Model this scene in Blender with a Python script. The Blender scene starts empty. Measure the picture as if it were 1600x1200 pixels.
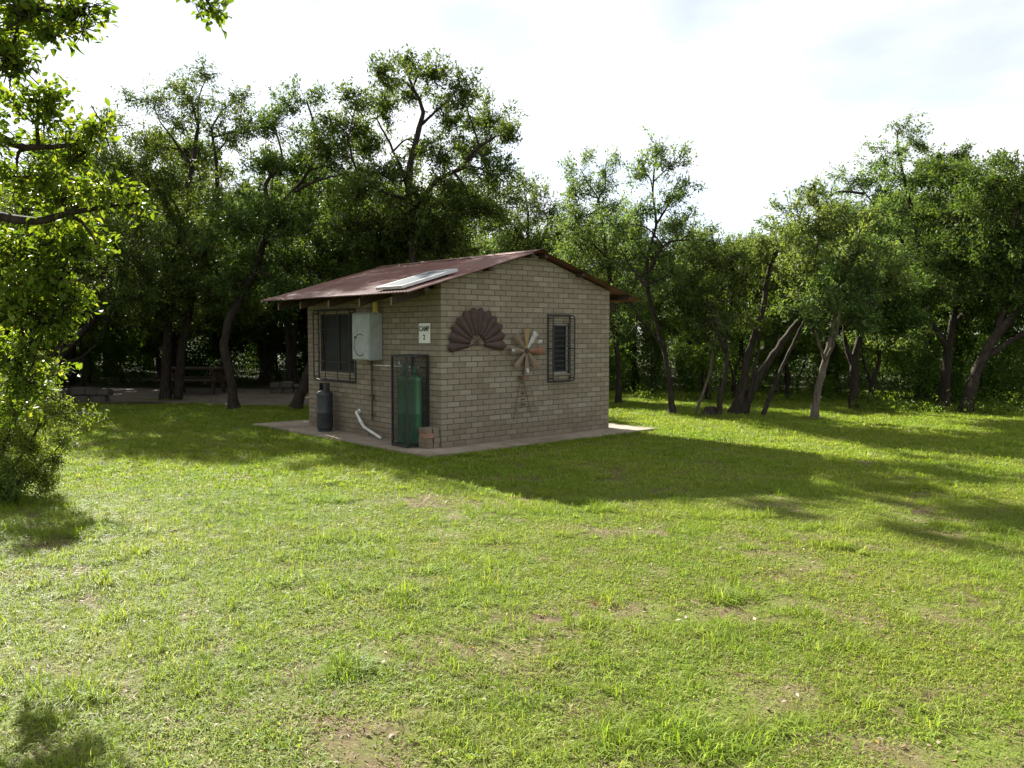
import bpy, bmesh, math
import numpy as np
from mathutils import Vector, Matrix

scene = bpy.context.scene
COL = scene.collection
R = math.radians

# ------------------------------------------------------------------ camera
cam_d = bpy.data.cameras.new('camera')
cam_d.sensor_width = 36.0
cam_d.lens = 29.25
cam_d.clip_start = 0.05
cam_d.clip_end = 2000
cam = bpy.data.objects.new('camera', cam_d)
COL.objects.link(cam)
cam.location = (0, 0, 1.70)
cam.rotation_euler = (R(90 - 3.52), 0, 0)
scene.camera = cam

# ------------------------------------------------------------------ light
SUN_TRAVEL = Vector((0.54, -0.84, 0)).normalized()       # where the light goes, on the ground
SUN_EL = 31.0
dirv = Vector((SUN_TRAVEL.x * math.cos(R(SUN_EL)), SUN_TRAVEL.y * math.cos(R(SUN_EL)), -math.sin(R(SUN_EL))))
sun_d = bpy.data.lights.new('sun', 'SUN')
sun_d.energy = 5.0
sun_d.angle = R(0.53)
sun_d.color = (1.0, 0.955, 0.87)
sun = bpy.data.objects.new('sun', sun_d)
COL.objects.link(sun)
sun.rotation_euler = dirv.to_track_quat('-Z', 'Y').to_euler()
sun.location = (-20, 30, 25)

world = bpy.data.worlds.new('World')
scene.world = world
world.use_nodes = True
wn = world.node_tree
wn.nodes.clear()
def wnode(t): return wn.nodes.new(t)
w_out = wnode('ShaderNodeOutputWorld')
w_bg = wnode('ShaderNodeBackground')
w_sky = wnode('ShaderNodeTexSky')
w_sky.sky_type = 'NISHITA'
w_sky.sun_disc = False
w_sky.sun_elevation = R(SUN_EL)
w_sky.sun_rotation = math.atan2(-SUN_TRAVEL.x, -SUN_TRAVEL.y)
w_sky.altitude = 1200
w_sky.air_density = 1.0
w_sky.dust_density = 0.25
w_sky.ozone_density = 1.0
w_bg.inputs['Strength'].default_value = 0.05
# broken bright cloud spread over the whole sky
w_tc = wnode('ShaderNodeTexCoord')
w_sep = wnode('ShaderNodeSeparateXYZ')
wn.links.new(w_tc.outputs['Generated'], w_sep.inputs[0])
w_max = wnode('ShaderNodeMath'); w_max.operation = 'MAXIMUM'; w_max.inputs[1].default_value = 0.0
wn.links.new(w_sep.outputs['Z'], w_max.inputs[0])
w_add = wnode('ShaderNodeMath'); w_add.operation = 'ADD'; w_add.inputs[1].default_value = 0.22
wn.links.new(w_max.outputs[0], w_add.inputs[0])
w_dx = wnode('ShaderNodeMath'); w_dx.operation = 'DIVIDE'
w_dy = wnode('ShaderNodeMath'); w_dy.operation = 'DIVIDE'
wn.links.new(w_sep.outputs['X'], w_dx.inputs[0]); wn.links.new(w_add.outputs[0], w_dx.inputs[1])
wn.links.new(w_sep.outputs['Y'], w_dy.inputs[0]); wn.links.new(w_add.outputs[0], w_dy.inputs[1])
w_cmb = wnode('ShaderNodeCombineXYZ')
wn.links.new(w_dx.outputs[0], w_cmb.inputs[0]); wn.links.new(w_dy.outputs[0], w_cmb.inputs[1])
w_cmb.inputs[2].default_value = 5.1
w_noise = wnode('ShaderNodeTexNoise')
w_noise.inputs['Scale'].default_value = 1.15
w_noise.inputs['Detail'].default_value = 9
w_noise.inputs['Roughness'].default_value = 0.52
w_noise.inputs['Distortion'].default_value = 0.25
wn.links.new(w_cmb.outputs[0], w_noise.inputs['Vector'])
w_ramp = wnode('ShaderNodeValToRGB')
w_ramp.color_ramp.elements[0].position = 0.36
w_ramp.color_ramp.elements[1].position = 0.62
wn.links.new(w_noise.outputs['Fac'], w_ramp.inputs['Fac'])
w_mix = wnode('ShaderNodeMix'); w_mix.data_type = 'RGBA'
wn.links.new(w_ramp.outputs['Color'], w_mix.inputs['Factor'])
w_hs = wnode('ShaderNodeHueSaturation'); w_hs.inputs['Saturation'].default_value = 0.5; w_hs.inputs['Value'].default_value = 0.85
wn.links.new(w_sky.outputs['Color'], w_hs.inputs['Color'])
wn.links.new(w_hs.outputs['Color'], w_mix.inputs['A'])
w_n2 = wnode('ShaderNodeTexNoise'); w_n2.inputs['Scale'].default_value = 2.6; w_n2.inputs['Detail'].default_value = 7; w_n2.inputs['Roughness'].default_value = 0.55
wn.links.new(w_cmb.outputs[0], w_n2.inputs['Vector'])
w_cr = wnode('ShaderNodeValToRGB')
w_cr.color_ramp.elements[0].position = 0.36; w_cr.color_ramp.elements[0].color = (0.76, 0.79, 0.84, 1)
w_cr.color_ramp.elements[1].position = 0.60; w_cr.color_ramp.elements[1].color = (1, 1, 1, 1)
wn.links.new(w_n2.outputs['Fac'], w_cr.inputs['Fac'])
w_cs = wnode('ShaderNodeVectorMath'); w_cs.operation = 'SCALE'; w_cs.inputs['Scale'].default_value = 6.5
wn.links.new(w_cr.outputs['Color'], w_cs.inputs[0])
wn.links.new(w_cs.outputs[0], w_mix.inputs['B'])
wn.links.new(w_mix.outputs['Result'], w_bg.inputs['Color'])
wn.links.new(w_bg.outputs[0], w_out.inputs['Surface'])

scene.view_settings.view_transform = 'Standard'
scene.view_settings.look = 'None'
scene.view_settings.exposure = 2.15
scene.view_settings.gamma = 1.0
scene.view_settings.use_curve_mapping = False
scene.render.engine = 'CYCLES'
scene.cycles.max_bounces = 7
scene.cycles.diffuse_bounces = 3
scene.cycles.glossy_bounces = 2
scene.cycles.transmission_bounces = 4
scene.cycles.transparent_max_bounces = 4
scene.cycles.use_denoising = True
scene.cycles.use_adaptive_sampling = True

# ------------------------------------------------------------------ helpers
def tag(o, label=None, cat=None, group=None, kind=None):
    if label: o['label'] = label
    if cat: o['category'] = cat
    if group: o['group'] = group
    if kind: o['kind'] = kind
    return o

def empty(name, loc, rz=0.0, parent=None):
    o = bpy.data.objects.new(name, None)
    o.empty_display_size = 0.2
    o.location = loc
    o.rotation_euler = (0, 0, rz)
    COL.objects.link(o)
    if parent: o.parent = parent
    return o

def link(name, me, parent=None, loc=(0, 0, 0)):
    o = bpy.data.objects.new(name, me)
    o.location = loc
    COL.objects.link(o)
    if parent: o.parent = parent
    return o

def mesh_np(name, V, F, mat, smooth=False, attr=None):
    """V (n,3) array, F (m,k) array of equal-sized faces, or list of such arrays"""
    me = bpy.data.meshes.new(name)
    Fs = F if isinstance(F, list) else [F]
    Fs = [np.asarray(f, dtype=np.int32) for f in Fs if len(f)]
    V = np.asarray(V, dtype=np.float32)
    nl = sum(f.size for f in Fs); nf = sum(len(f) for f in Fs)
    me.vertices.add(len(V)); me.loops.add(nl); me.polygons.add(nf)
    me.vertices.foreach_set('co', V.ravel())
    me.loops.foreach_set('vertex_index', np.concatenate([f.ravel() for f in Fs]))
    tot = np.concatenate([np.full(len(f), f.shape[1], dtype=np.int32) for f in Fs])
    st = np.concatenate([[0], np.cumsum(tot)[:-1]]).astype(np.int32)
    me.polygons.foreach_set('loop_start', st)
    if smooth: me.polygons.foreach_set('use_smooth', np.ones(nf, dtype=bool))
    me.update(calc_edges=True)
    me.materials.append(mat)
    return me

class MB:
    """collects boxes, tubes, lathes and prisms and links them as one mesh object"""
    def __init__(self): self.v = []; self.f = []
    def add(self, vs, fs):
        o = len(self.v)
        self.v += [tuple(p) for p in vs]
        self.f += [tuple(i + o for i in f) for f in fs]
        return self
    def box(self, x0, x1, y0, y1, z0, z1, ch=0.0):
        if ch <= 0:
            return self.add([(x0,y0,z0),(x1,y0,z0),(x1,y1,z0),(x0,y1,z0),(x0,y0,z1),(x1,y0,z1),(x1,y1,z1),(x0,y1,z1)],
                            [(0,3,2,1),(4,5,6,7),(0,1,5,4),(1,2,6,5),(2,3,7,6),(3,0,4,7)])
        bm = bmesh.new()
        bmesh.ops.create_cube(bm, size=1.0)
        for p in bm.verts:
            p.co = ((x0+x1)/2 + p.co.x*(x1-x0), (y0+y1)/2 + p.co.y*(y1-y0), (z0+z1)/2 + p.co.z*(z1-z0))
        bmesh.ops.bevel(bm, geom=list(bm.edges), offset=ch, segments=1, affect='EDGES')
        bm.verts.index_update()
        self.add([tuple(p.co) for p in bm.verts], [tuple(q.index for q in f.verts) for f in bm.faces])
        bm.free(); return self
    def prism(self, poly, d):
        """poly: list of 3D points (planar), extruded by vector d"""
        n = len(poly); P = [Vector(p) for p in poly]; D = Vector(d)
        vs = P + [p + D for p in P]
        fs = [tuple(range(n-1, -1, -1)), tuple(range(n, 2*n))] + [(i, (i+1) % n, n + (i+1) % n, n + i) for i in range(n)]
        return self.add(vs, fs)
    def tube(self, pts, r, seg=8, r1=None, caps=True):
        P = [Vector(p) for p in pts]; n = len(P); vs = []; fs = []
        prev = None
        for i, p in enumerate(P):
            t = (P[min(i+1, n-1)] - P[max(i-1, 0)]).normalized()
            a = t.orthogonal().normalized() if prev is None else (prev - t * prev.dot(t)).normalized()
            prev = a; b = t.cross(a)
            rr = r if r1 is None else r + (r1 - r) * i / (n - 1)
            for k in range(seg):
                an = 2*math.pi*k/seg
                vs.append(p + a*rr*math.cos(an) + b*rr*math.sin(an))
        for i in range(n-1):
            for k in range(seg):
                fs.append((i*seg+k, i*seg+(k+1) % seg, (i+1)*seg+(k+1) % seg, (i+1)*seg+k))
        if caps:
            fs.append(tuple(range(seg-1, -1, -1))); fs.append(tuple(range((n-1)*seg, n*seg)))
        return self.add(vs, fs)
    def lathe(self, prof, c=(0, 0, 0), seg=20):
        vs = []; fs = []; n = len(prof)
        for (r, z) in prof:
            for k in range(seg):
                an = 2*math.pi*k/seg
                vs.append((c[0] + r*math.cos(an), c[1] + r*math.sin(an), c[2] + z))
        for i in range(n-1):
            for k in range(seg):
                fs.append((i*seg+k, i*seg+(k+1) % seg, (i+1)*seg+(k+1) % seg, (i+1)*seg+k))
        fs.append(tuple(range(seg-1, -1, -1))); fs.append(tuple(range((n-1)*seg, n*seg)))
        return self.add(vs, fs)
    def mesh(self, name, mat, smooth=False):
        me = bpy.data.meshes.new(name)
        me.from_pydata([tuple(p) for p in self.v], [], self.f)
        if smooth:
            me.polygons.foreach_set('use_smooth', [True]*len(me.polygons))
        me.materials.append(mat); me.update()
        return me
    def build(self, name, mat, parent=None, smooth=False, loc=(0, 0, 0)):
        return link(name, self.mesh(name, mat, smooth), parent, loc)

# ------------------------------------------------------------------ materials
def new_mat(name):
    m = bpy.data.materials.new(name); m.use_nodes = True
    nt = m.node_tree; nt.nodes.clear()
    out = nt.nodes.new('ShaderNodeOutputMaterial')
    return m, nt, out

def ramp(nt, fac, stops):
    r = nt.nodes.new('ShaderNodeValToRGB')
    e = r.color_ramp.elements
    while len(e) < len(stops): e.new(0.5)
    for i, (p, c) in enumerate(stops):
        e[i].position = p; e[i].color = (*c, 1)
    nt.links.new(fac, r.inputs['Fac'])
    return r.outputs['Color']

def noise(nt, scale, detail=4, rough=0.55, coord='Object', vec_scale=None, dist=0.0):
    if coord == 'Position':
        g = nt.nodes.new('ShaderNodeNewGeometry'); src = g.outputs['Position']
    else:
        g = nt.nodes.new('ShaderNodeTexCoord'); src = g.outputs[coord]
    n = nt.nodes.new('ShaderNodeTexNoise')
    n.inputs['Scale'].default_value = scale
    n.inputs['Detail'].default_value = detail
    n.inputs['Roughness'].default_value = rough
    n.inputs['Distortion'].default_value = dist
    if vec_scale:
        mp = nt.nodes.new('ShaderNodeMapping'); mp.inputs['Scale'].default_value = vec_scale
        nt.links.new(src, mp.inputs['Vector']); src = mp.outputs['Vector']
    nt.links.new(src, n.inputs['Vector'])
    return n.outputs['Fac']

def mixc(nt, fac, a, b, blend='MIX'):
    m = nt.nodes.new('ShaderNodeMix'); m.data_type = 'RGBA'; m.blend_type = blend
    for s, v in (('Factor', fac), ('A', a), ('B', b)):
        if isinstance(v, tuple): m.inputs[s].default_value = (*v, 1)
        elif isinstance(v, (int, float)): m.inputs[s].default_value = v
        else: nt.links.new(v, m.inputs[s])
    return m.outputs['Result']

def surf(name, stops, scale=6, detail=5, rough=0.7, metal=0.0, bump=0.0, bscale=40, coord='Object', spec=0.4,
         vec_scale=None, dirt=None, dirt_scale=2.0):
    m, nt, out = new_mat(name)
    p = nt.nodes.new('ShaderNodeBsdfPrincipled')
    c = ramp(nt, noise(nt, scale, detail, 0.6, coord, vec_scale), stops)
    if dirt:
        f = ramp(nt, noise(nt, dirt_scale, 6, 0.65, coord), [(0.45, (0, 0, 0)), (0.68, (1, 1, 1))])
        c = mixc(nt, f, c, dirt)
    nt.links.new(c, p.inputs['Base Color'])
    p.inputs['Roughness'].default_value = rough
    p.inputs['Metallic'].default_value = metal
    p.inputs['Specular IOR Level'].default_value = spec
    if bump:
        b = nt.nodes.new('ShaderNodeBump'); b.inputs['Strength'].default_value = bump
        b.inputs['Distance'].default_value = 0.01
        nt.links.new(noise(nt, bscale, 4, 0.6, coord), b.inputs['Height'])
        nt.links.new(b.outputs['Normal'], p.inputs['Normal'])
    nt.links.new(p.outputs[0], out.inputs['Surface'])
    return m

def brick_mat(name):
    m, nt, out = new_mat(name)
    p = nt.nodes.new('ShaderNodeBsdfPrincipled')
    g = nt.nodes.new('ShaderNodeNewGeometry'); oi = nt.nodes.new('ShaderNodeObjectInfo')
    a = nt.nodes.new('ShaderNodeMath'); a.operation = 'ADD'
    nt.links.new(g.outputs['Random Per Island'], a.inputs[0]); nt.links.new(oi.outputs['Random'], a.inputs[1])
    fr = nt.nodes.new('ShaderNodeMath'); fr.operation = 'FRACT'
    nt.links.new(a.outputs[0], fr.inputs[0])
    c = ramp(nt, fr.outputs[0], [(0.0, (0.21, 0.178, 0.127)), (0.35, (0.23, 0.197, 0.143)), (0.7, (0.253, 0.219, 0.162)), (0.93, (0.29, 0.257, 0.198)), (1.0, (0.21, 0.163, 0.118))])
    n = noise(nt, 45, 5, 0.65, 'Position')
    c = mixc(nt, 0.35, c, ramp(nt, n, [(0.3, (0.55, 0.52, 0.48)), (0.7, (1.0, 0.98, 0.95))]), 'MULTIPLY')
    n2 = noise(nt, 1.3, 5, 0.6, 'Position')
    c = mixc(nt, 0.5, c, ramp(nt, n2, [(0.3, (0.74, 0.70, 0.63)), (0.55, (1, 1, 1))]), 'MULTIPLY')
    # splash-back grime in the lowest courses
    sep = nt.nodes.new('ShaderNodeSeparateXYZ'); nt.links.new(g.outputs['Position'], sep.inputs[0])
    mr = nt.nodes.new('ShaderNodeMapRange'); mr.inputs['From Min'].default_value = 0.08; mr.inputs['From Max'].default_value = 0.45
    mr.inputs['To Min'].default_value = 1.0; mr.inputs['To Max'].default_value = 0.0
    nt.links.new(sep.outputs['Z'], mr.inputs['Value'])
    mu = nt.nodes.new('ShaderNodeMath'); mu.operation = 'MULTIPLY'
    nt.links.new(mr.outputs[0], mu.inputs[0]); nt.links.new(noise(nt, 4, 4, 0.6, 'Position'), mu.inputs[1])
    c = mixc(nt, mu.outputs[0], c, (0.10, 0.072, 0.047))
    nt.links.new(c, p.inputs['Base Color'])
    p.inputs['Roughness'].default_value = 0.85
    p.inputs['Specular IOR Level'].default_value = 0.25
    b = nt.nodes.new('ShaderNodeBump'); b.inputs['Strength'].default_value = 0.5; b.inputs['Distance'].default_value = 0.004
    nt.links.new(noise(nt, 120, 4, 0.6, 'Position'), b.inputs['Height'])
    nt.links.new(b.outputs['Normal'], p.inputs['Normal'])
    nt.links.new(p.outputs[0], out.inputs['Surface'])
    return m

def leaf_mat(name, stops, transl=0.45, tint=(1.25, 1.15, 0.45), rough=0.6, spec=0.16, patch=None):
    m, nt, out = new_mat(name)
    g = nt.nodes.new('ShaderNodeNewGeometry')
    oi = nt.nodes.new('ShaderNodeObjectInfo')
    c = ramp(nt, g.outputs['Random Per Island'], stops)
    n = noise(nt, 1.1, 3, 0.5, 'Position')
    c = mixc(nt, 0.6, c, ramp(nt, n, [(0.3, (0.7, 0.78, 0.7)), (0.7, (1.2, 1.12, 0.95))]), 'MULTIPLY')
    hs = nt.nodes.new('ShaderNodeHueSaturation')
    mr = nt.nodes.new('ShaderNodeMapRange'); mr.inputs['To Min'].default_value = 0.485; mr.inputs['To Max'].default_value = 0.515
    nt.links.new(oi.outputs['Random'], mr.inputs['Value']); nt.links.new(mr.outputs[0], hs.inputs['Hue'])
    nt.links.new(c, hs.inputs['Color']); c = hs.outputs['Color']
    p = nt.nodes.new('ShaderNodeBsdfPrincipled')
    nt.links.new(c, p.inputs['Base Color'])
    p.inputs['Roughness'].default_value = rough
    p.inputs['Specular IOR Level'].default_value = spec
    t = nt.nodes.new('ShaderNodeBsdfTranslucent')
    nt.links.new(mixc(nt, 1.0, c, tint, 'MULTIPLY'), t.inputs['Color'])
    ms = nt.nodes.new('ShaderNodeMixShader'); ms.inputs[0].default_value = transl
    nt.links.new(p.outputs[0], ms.inputs[1]); nt.links.new(t.outputs[0], ms.inputs[2])
    nt.links.new(ms.outputs[0], out.inputs['Surface'])
    return m

M = {}
M['brick'] = brick_mat('stock_brick')
M['mortar'] = surf('mortar', [(0.3, (0.085, 0.07, 0.052)), (0.7, (0.14, 0.117, 0.088))], 18, rough=0.95, bump=0.5, bscale=90)
M['roof'] = surf('red_oxide_roof', [(0.3, (0.10, 0.044, 0.034)), (0.55, (0.142, 0.064, 0.050)), (0.8, (0.20, 0.108, 0.086))], 5, 6, rough=0.62, spec=0.25,
                 dirt=(0.16, 0.10, 0.085), dirt_scale=1.4, coord='Position')
M['timber'] = surf('dark_stained_timber', [(0.3, (0.03, 0.018, 0.012)), (0.7, (0.065, 0.04, 0.027))], 9, rough=0.75, bump=0.3)
M['pale_timber'] = surf('raw_timber_end', [(0.3, (0.15, 0.11, 0.07)), (0.7, (0.24, 0.18, 0.12))], 12, rough=0.8)
M['concrete'] = surf('concrete', [(0.3, (0.21, 0.17, 0.125)), (0.7, (0.33, 0.28, 0.215))], 4, 7, rough=0.9, bump=0.4, bscale=60, coord='Position', dirt=(0.16, 0.125, 0.085), dirt_scale=1.1)
M['black_metal'] = surf('black_painted_steel', [(0.3, (0.012, 0.013, 0.014)), (0.8, (0.035, 0.035, 0.036))], 14, rough=0.5, spec=0.4)
M['frame'] = surf('window_frame_paint', [(0.3, (0.22, 0.20, 0.165)), (0.7, (0.32, 0.30, 0.25))], 12, rough=0.6)
M['glass'] = surf('dark_glass', [(0.3, (0.006, 0.008, 0.008)), (0.7, (0.014, 0.018, 0.017))], 3, rough=0.3, spec=0.12)
M['cabinet'] = surf('galvanised_sheet', [(0.3, (0.26, 0.29, 0.28)), (0.7, (0.34, 0.365, 0.35))], 7, 6, rough=0.5, spec=0.5, dirt=(0.24, 0.24, 0.20), dirt_scale=4)
M['white_plastic'] = surf('white_plastic', [(0.3, (0.62, 0.63, 0.6)), (0.7, (0.74, 0.74, 0.7))], 10, rough=0.45, dirt=(0.4, 0.36, 0.28), dirt_scale=5)
M['sign_white'] = surf('sign_board_white', [(0.3, (0.66, 0.66, 0.62)), (0.7, (0.74, 0.74, 0.71))], 10, rough=0.5)
M['sign_green'] = surf('sign_letter_green', [(0.3, (0.012, 0.045, 0.02)), (0.7, (0.02, 0.06, 0.03))], 10, rough=0.6)
M['yellow'] = surf('yellow_paint', [(0.3, (0.46, 0.38, 0.06)), (0.7, (0.58, 0.49, 0.10))], 10, rough=0.6)
M['green_cyl'] = surf('green_gas_paint', [(0.3, (0.024, 0.095, 0.045)), (0.7, (0.04, 0.14, 0.068))], 6, 6, rough=0.42, dirt=(0.05, 0.10, 0.05), dirt_scale=6)
M['green_dark'] = surf('dark_green_stencil', [(0.3, (0.012, 0.04, 0.02)), (0.7, (0.02, 0.055, 0.03))], 6, rough=0.6)
M['grey_cyl'] = surf('grey_gas_paint', [(0.3, (0.022, 0.027, 0.031)), (0.7, (0.038, 0.045, 0.05))], 6, 6, rough=0.5, dirt=(0.05, 0.045, 0.04), dirt_scale=6)
M['rust'] = surf('dark_rusted_iron', [(0.3, (0.032, 0.019, 0.017)), (0.55, (0.058, 0.034, 0.028)), (0.8, (0.105, 0.055, 0.038))], 8, 6, rough=0.8, bump=0.3, dirt=(0.06, 0.04, 0.036), dirt_scale=5)
M['rust_grey'] = surf('weathered_tin', [(0.3, (0.12, 0.095, 0.065)), (0.7, (0.22, 0.165, 0.11))], 8, 6, rough=0.7, dirt=(0.16, 0.08, 0.04), dirt_scale=7)
M['rust_orange'] = surf('orange_rust', [(0.3, (0.15, 0.065, 0.035)), (0.7, (0.22, 0.10, 0.055))], 10, rough=0.75)
M['ochre'] = surf('ochre_tin', [(0.3, (0.21, 0.14, 0.06)), (0.7, (0.28, 0.195, 0.09))], 10, rough=0.65)
M['pipe_dark'] = surf('dull_copper_pipe', [(0.3, (0.05, 0.035, 0.025)), (0.7, (0.09, 0.06, 0.04))], 12, rough=0.6)
M['solar_frame'] = surf('aluminium_frame', [(0.3, (0.42, 0.44, 0.44)), (0.7, (0.52, 0.53, 0.53))], 6, rough=0.35, metal=0.3, spec=0.5)
M['solar_glass'] = surf('collector_glass', [(0.3, (0.16, 0.18, 0.19)), (0.7, (0.26, 0.285, 0.30))], 2, rough=0.22, spec=0.6)
M['dull_white'] = surf('worn_white_paint', [(0.3, (0.30, 0.30, 0.28)), (0.7, (0.50, 0.50, 0.48))], 14, rough=0.6, dirt=(0.2, 0.15, 0.1), dirt_scale=9)
M['dark_frame'] = surf('dark_window_frame', [(0.3, (0.018, 0.016, 0.014)), (0.7, (0.035, 0.032, 0.028))], 12, rough=0.6)
M['dark_stone'] = surf('dark_field_stone', [(0.3, (0.045, 0.038, 0.03)), (0.7, (0.10, 0.085, 0.068))], 6, rough=0.95, bump=0.6, bscale=25)
M['pink_brick'] = surf('pinkish_brick', [(0.3, (0.22, 0.12, 0.085)), (0.7, (0.29, 0.165, 0.12))], 14, rough=0.9, bump=0.5)
M['bark'] = surf('dark_bark', [(0.3, (0.018, 0.014, 0.011)), (0.55, (0.036, 0.029, 0.023)), (0.8, (0.075, 0.062, 0.05))], 7, 7, rough=0.95, bump=1.0, bscale=16, coord='Position', vec_scale=(3, 3, 0.8), spec=0.1)
M['pale_bark'] = surf('pale_bark', [(0.3, (0.06, 0.05, 0.038)), (0.55, (0.10, 0.085, 0.066)), (0.8, (0.16, 0.14, 0.11))], 7, 7, rough=0.95, bump=1.0, bscale=16, coord='Position', vec_scale=(3, 3, 0.8), spec=0.1)
M['leaf_dark'] = leaf_mat('small_dark_leaf', [(0.0, (0.040, 0.075, 0.018)), (0.5, (0.062, 0.110, 0.026)), (0.85, (0.09, 0.145, 0.036)), (1.0, (0.14, 0.17, 0.05))], 0.46)
M['leaf_mid'] = leaf_mat('hazed_olive_leaf', [(0.0, (0.065, 0.108, 0.036)), (0.5, (0.095, 0.155, 0.052)), (0.85, (0.13, 0.195, 0.07)), (1.0, (0.18, 0.225, 0.09))], 0.52)  # olive leaf lightened in place of glare over the right-hand trees
M['leaf_near'] = leaf_mat('broad_spring_leaf', [(0.0, (0.06, 0.105, 0.014)), (0.5, (0.095, 0.155, 0.02)), (0.85, (0.14, 0.20, 0.03)), (1.0, (0.20, 0.23, 0.05))], 0.52, tint=(1.4, 1.25, 0.4), rough=0.5)
M['leaf_shrub'] = leaf_mat('grey_green_leaf', [(0.0, (0.075, 0.125, 0.022)), (0.5, (0.115, 0.18, 0.032)), (1.0, (0.18, 0.25, 0.06))], 0.52, tint=(1.35, 1.25, 0.4))
M['leaf_under'] = leaf_mat('undergrowth_leaf', [(0.0, (0.05, 0.09, 0.018)), (0.5, (0.08, 0.14, 0.025)), (1.0, (0.13, 0.19, 0.04))], 0.5, tint=(1.3, 1.25, 0.4))
M['leaf_wood'] = leaf_mat('shaded_wood_leaf', [(0.0, (0.028, 0.055, 0.010)), (0.5, (0.045, 0.085, 0.015)), (1.0, (0.075, 0.125, 0.022))], 0.5, tint=(1.3, 1.35, 0.3), rough=0.8, spec=0.04)  # green darkened so the wood's shade sits in the leaf colour
M['litter'] = leaf_mat('dead_leaf', [(0.0, (0.07, 0.045, 0.025)), (0.45, (0.15, 0.105, 0.065)), (0.85, (0.26, 0.21, 0.15)), (0.95, (0.36, 0.31, 0.24)), (1.0, (0.36, 0.15, 0.02))], 0.15, tint=(1, 1, 1))
M['dry_clump'] = leaf_mat('dry_red_brown_grass', [(0.0, (0.10, 0.045, 0.02)), (1.0, (0.22, 0.11, 0.05))], 0.2, tint=(1, 1, 1))

def grass_mat():
    m, nt, out = new_mat('lawn_blade')
    oi = nt.nodes.new('ShaderNodeObjectInfo'); g = nt.nodes.new('ShaderNodeNewGeometry')
    a = nt.nodes.new('ShaderNodeMath'); a.operation = 'ADD'
    nt.links.new(g.outputs['Random Per Island'], a.inputs[0]); nt.links.new(oi.outputs['Random'], a.inputs[1])
    fr = nt.nodes.new('ShaderNodeMath'); fr.operation = 'FRACT'; nt.links.new(a.outputs[0], fr.inputs[0])
    c = ramp(nt, fr.outputs[0], [(0.0, (0.13, 0.19, 0.02)), (0.45, (0.185, 0.26, 0.03)), (0.82, (0.235, 0.30, 0.042)), (0.96, (0.29, 0.31, 0.08)), (1.0, (0.35, 0.315, 0.14))])
    n = noise(nt, 0.55, 5, 0.6, 'Position')
    c = mixc(nt, 0.8, c, ramp(nt, n, [(0.32, (0.78, 0.92, 0.7)), (0.55, (1.0, 1.0, 1.0)), (0.72, (1.2, 1.08, 1.2))]), 'MULTIPLY')
    dry = ramp(nt, noise(nt, 1.9, 6, 0.68, 'Position'), [(0.52, (0, 0, 0)), (0.72, (0.6, 0.6, 0.6))])
    c = mixc(nt, dry, c, (0.25, 0.24, 0.09))
    p = nt.nodes.new('ShaderNodeBsdfPrincipled')
    nt.links.new(c, p.inputs['Base Color']); p.inputs['Roughness'].default_value = 0.6; p.inputs['Specular IOR Level'].default_value = 0.12
    t = nt.nodes.new('ShaderNodeBsdfTranslucent'); nt.links.new(mixc(nt, 1.0, c, (1.15, 1.15, 0.5), 'MULTIPLY'), t.inputs['Color'])
    ms = nt.nodes.new('ShaderNodeMixShader'); ms.inputs[0].default_value = 0.45
    nt.links.new(p.outputs[0], ms.inputs[1]); nt.links.new(t.outputs[0], ms.inputs[2])
    nt.links.new(ms.outputs[0], out.inputs['Surface'])
    return m
M['grass'] = grass_mat()
M['thatch'] = leaf_mat('straw_thatch', [(0.0, (0.10, 0.085, 0.04)), (0.4, (0.17, 0.15, 0.06)), (0.8, (0.24, 0.215, 0.09)), (1.0, (0.32, 0.28, 0.15))], 0.3, tint=(1.1, 1.1, 0.8), spec=0.08)

def ground_mat():
    m, nt, out = new_mat('soil_and_thatch')
    p = nt.nodes.new('ShaderNodeBsdfPrincipled')
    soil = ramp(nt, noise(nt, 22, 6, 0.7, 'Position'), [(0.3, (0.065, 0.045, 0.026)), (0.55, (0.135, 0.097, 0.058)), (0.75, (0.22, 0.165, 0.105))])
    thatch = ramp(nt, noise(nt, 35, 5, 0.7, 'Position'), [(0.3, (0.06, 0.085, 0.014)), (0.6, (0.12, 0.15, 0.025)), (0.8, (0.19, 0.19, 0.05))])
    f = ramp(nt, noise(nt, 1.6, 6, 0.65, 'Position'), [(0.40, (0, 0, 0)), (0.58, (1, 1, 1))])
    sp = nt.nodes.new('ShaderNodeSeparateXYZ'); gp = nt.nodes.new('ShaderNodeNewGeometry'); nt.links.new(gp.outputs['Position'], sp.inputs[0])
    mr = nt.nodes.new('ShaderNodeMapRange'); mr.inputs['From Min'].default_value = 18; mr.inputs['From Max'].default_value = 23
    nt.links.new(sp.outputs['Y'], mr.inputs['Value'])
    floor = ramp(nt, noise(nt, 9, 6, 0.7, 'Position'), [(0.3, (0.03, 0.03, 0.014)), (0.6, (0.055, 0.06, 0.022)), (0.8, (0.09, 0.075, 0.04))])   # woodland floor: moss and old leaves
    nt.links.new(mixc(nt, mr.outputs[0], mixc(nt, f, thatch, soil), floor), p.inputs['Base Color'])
    p.inputs['Roughness'].default_value = 0.95; p.inputs['Specular IOR Level'].default_value = 0.1
    b = nt.nodes.new('ShaderNodeBump'); b.inputs['Strength'].default_value = 0.8; b.inputs['Distance'].default_value = 0.02
    nt.links.new(noise(nt, 60, 5, 0.7, 'Position'), b.inputs['Height'])
    nt.links.new(b.outputs['Normal'], p.inputs['Normal'])
    nt.links.new(p.outputs[0], out.inputs['Surface'])
    return m
M['ground'] = ground_mat()
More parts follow.
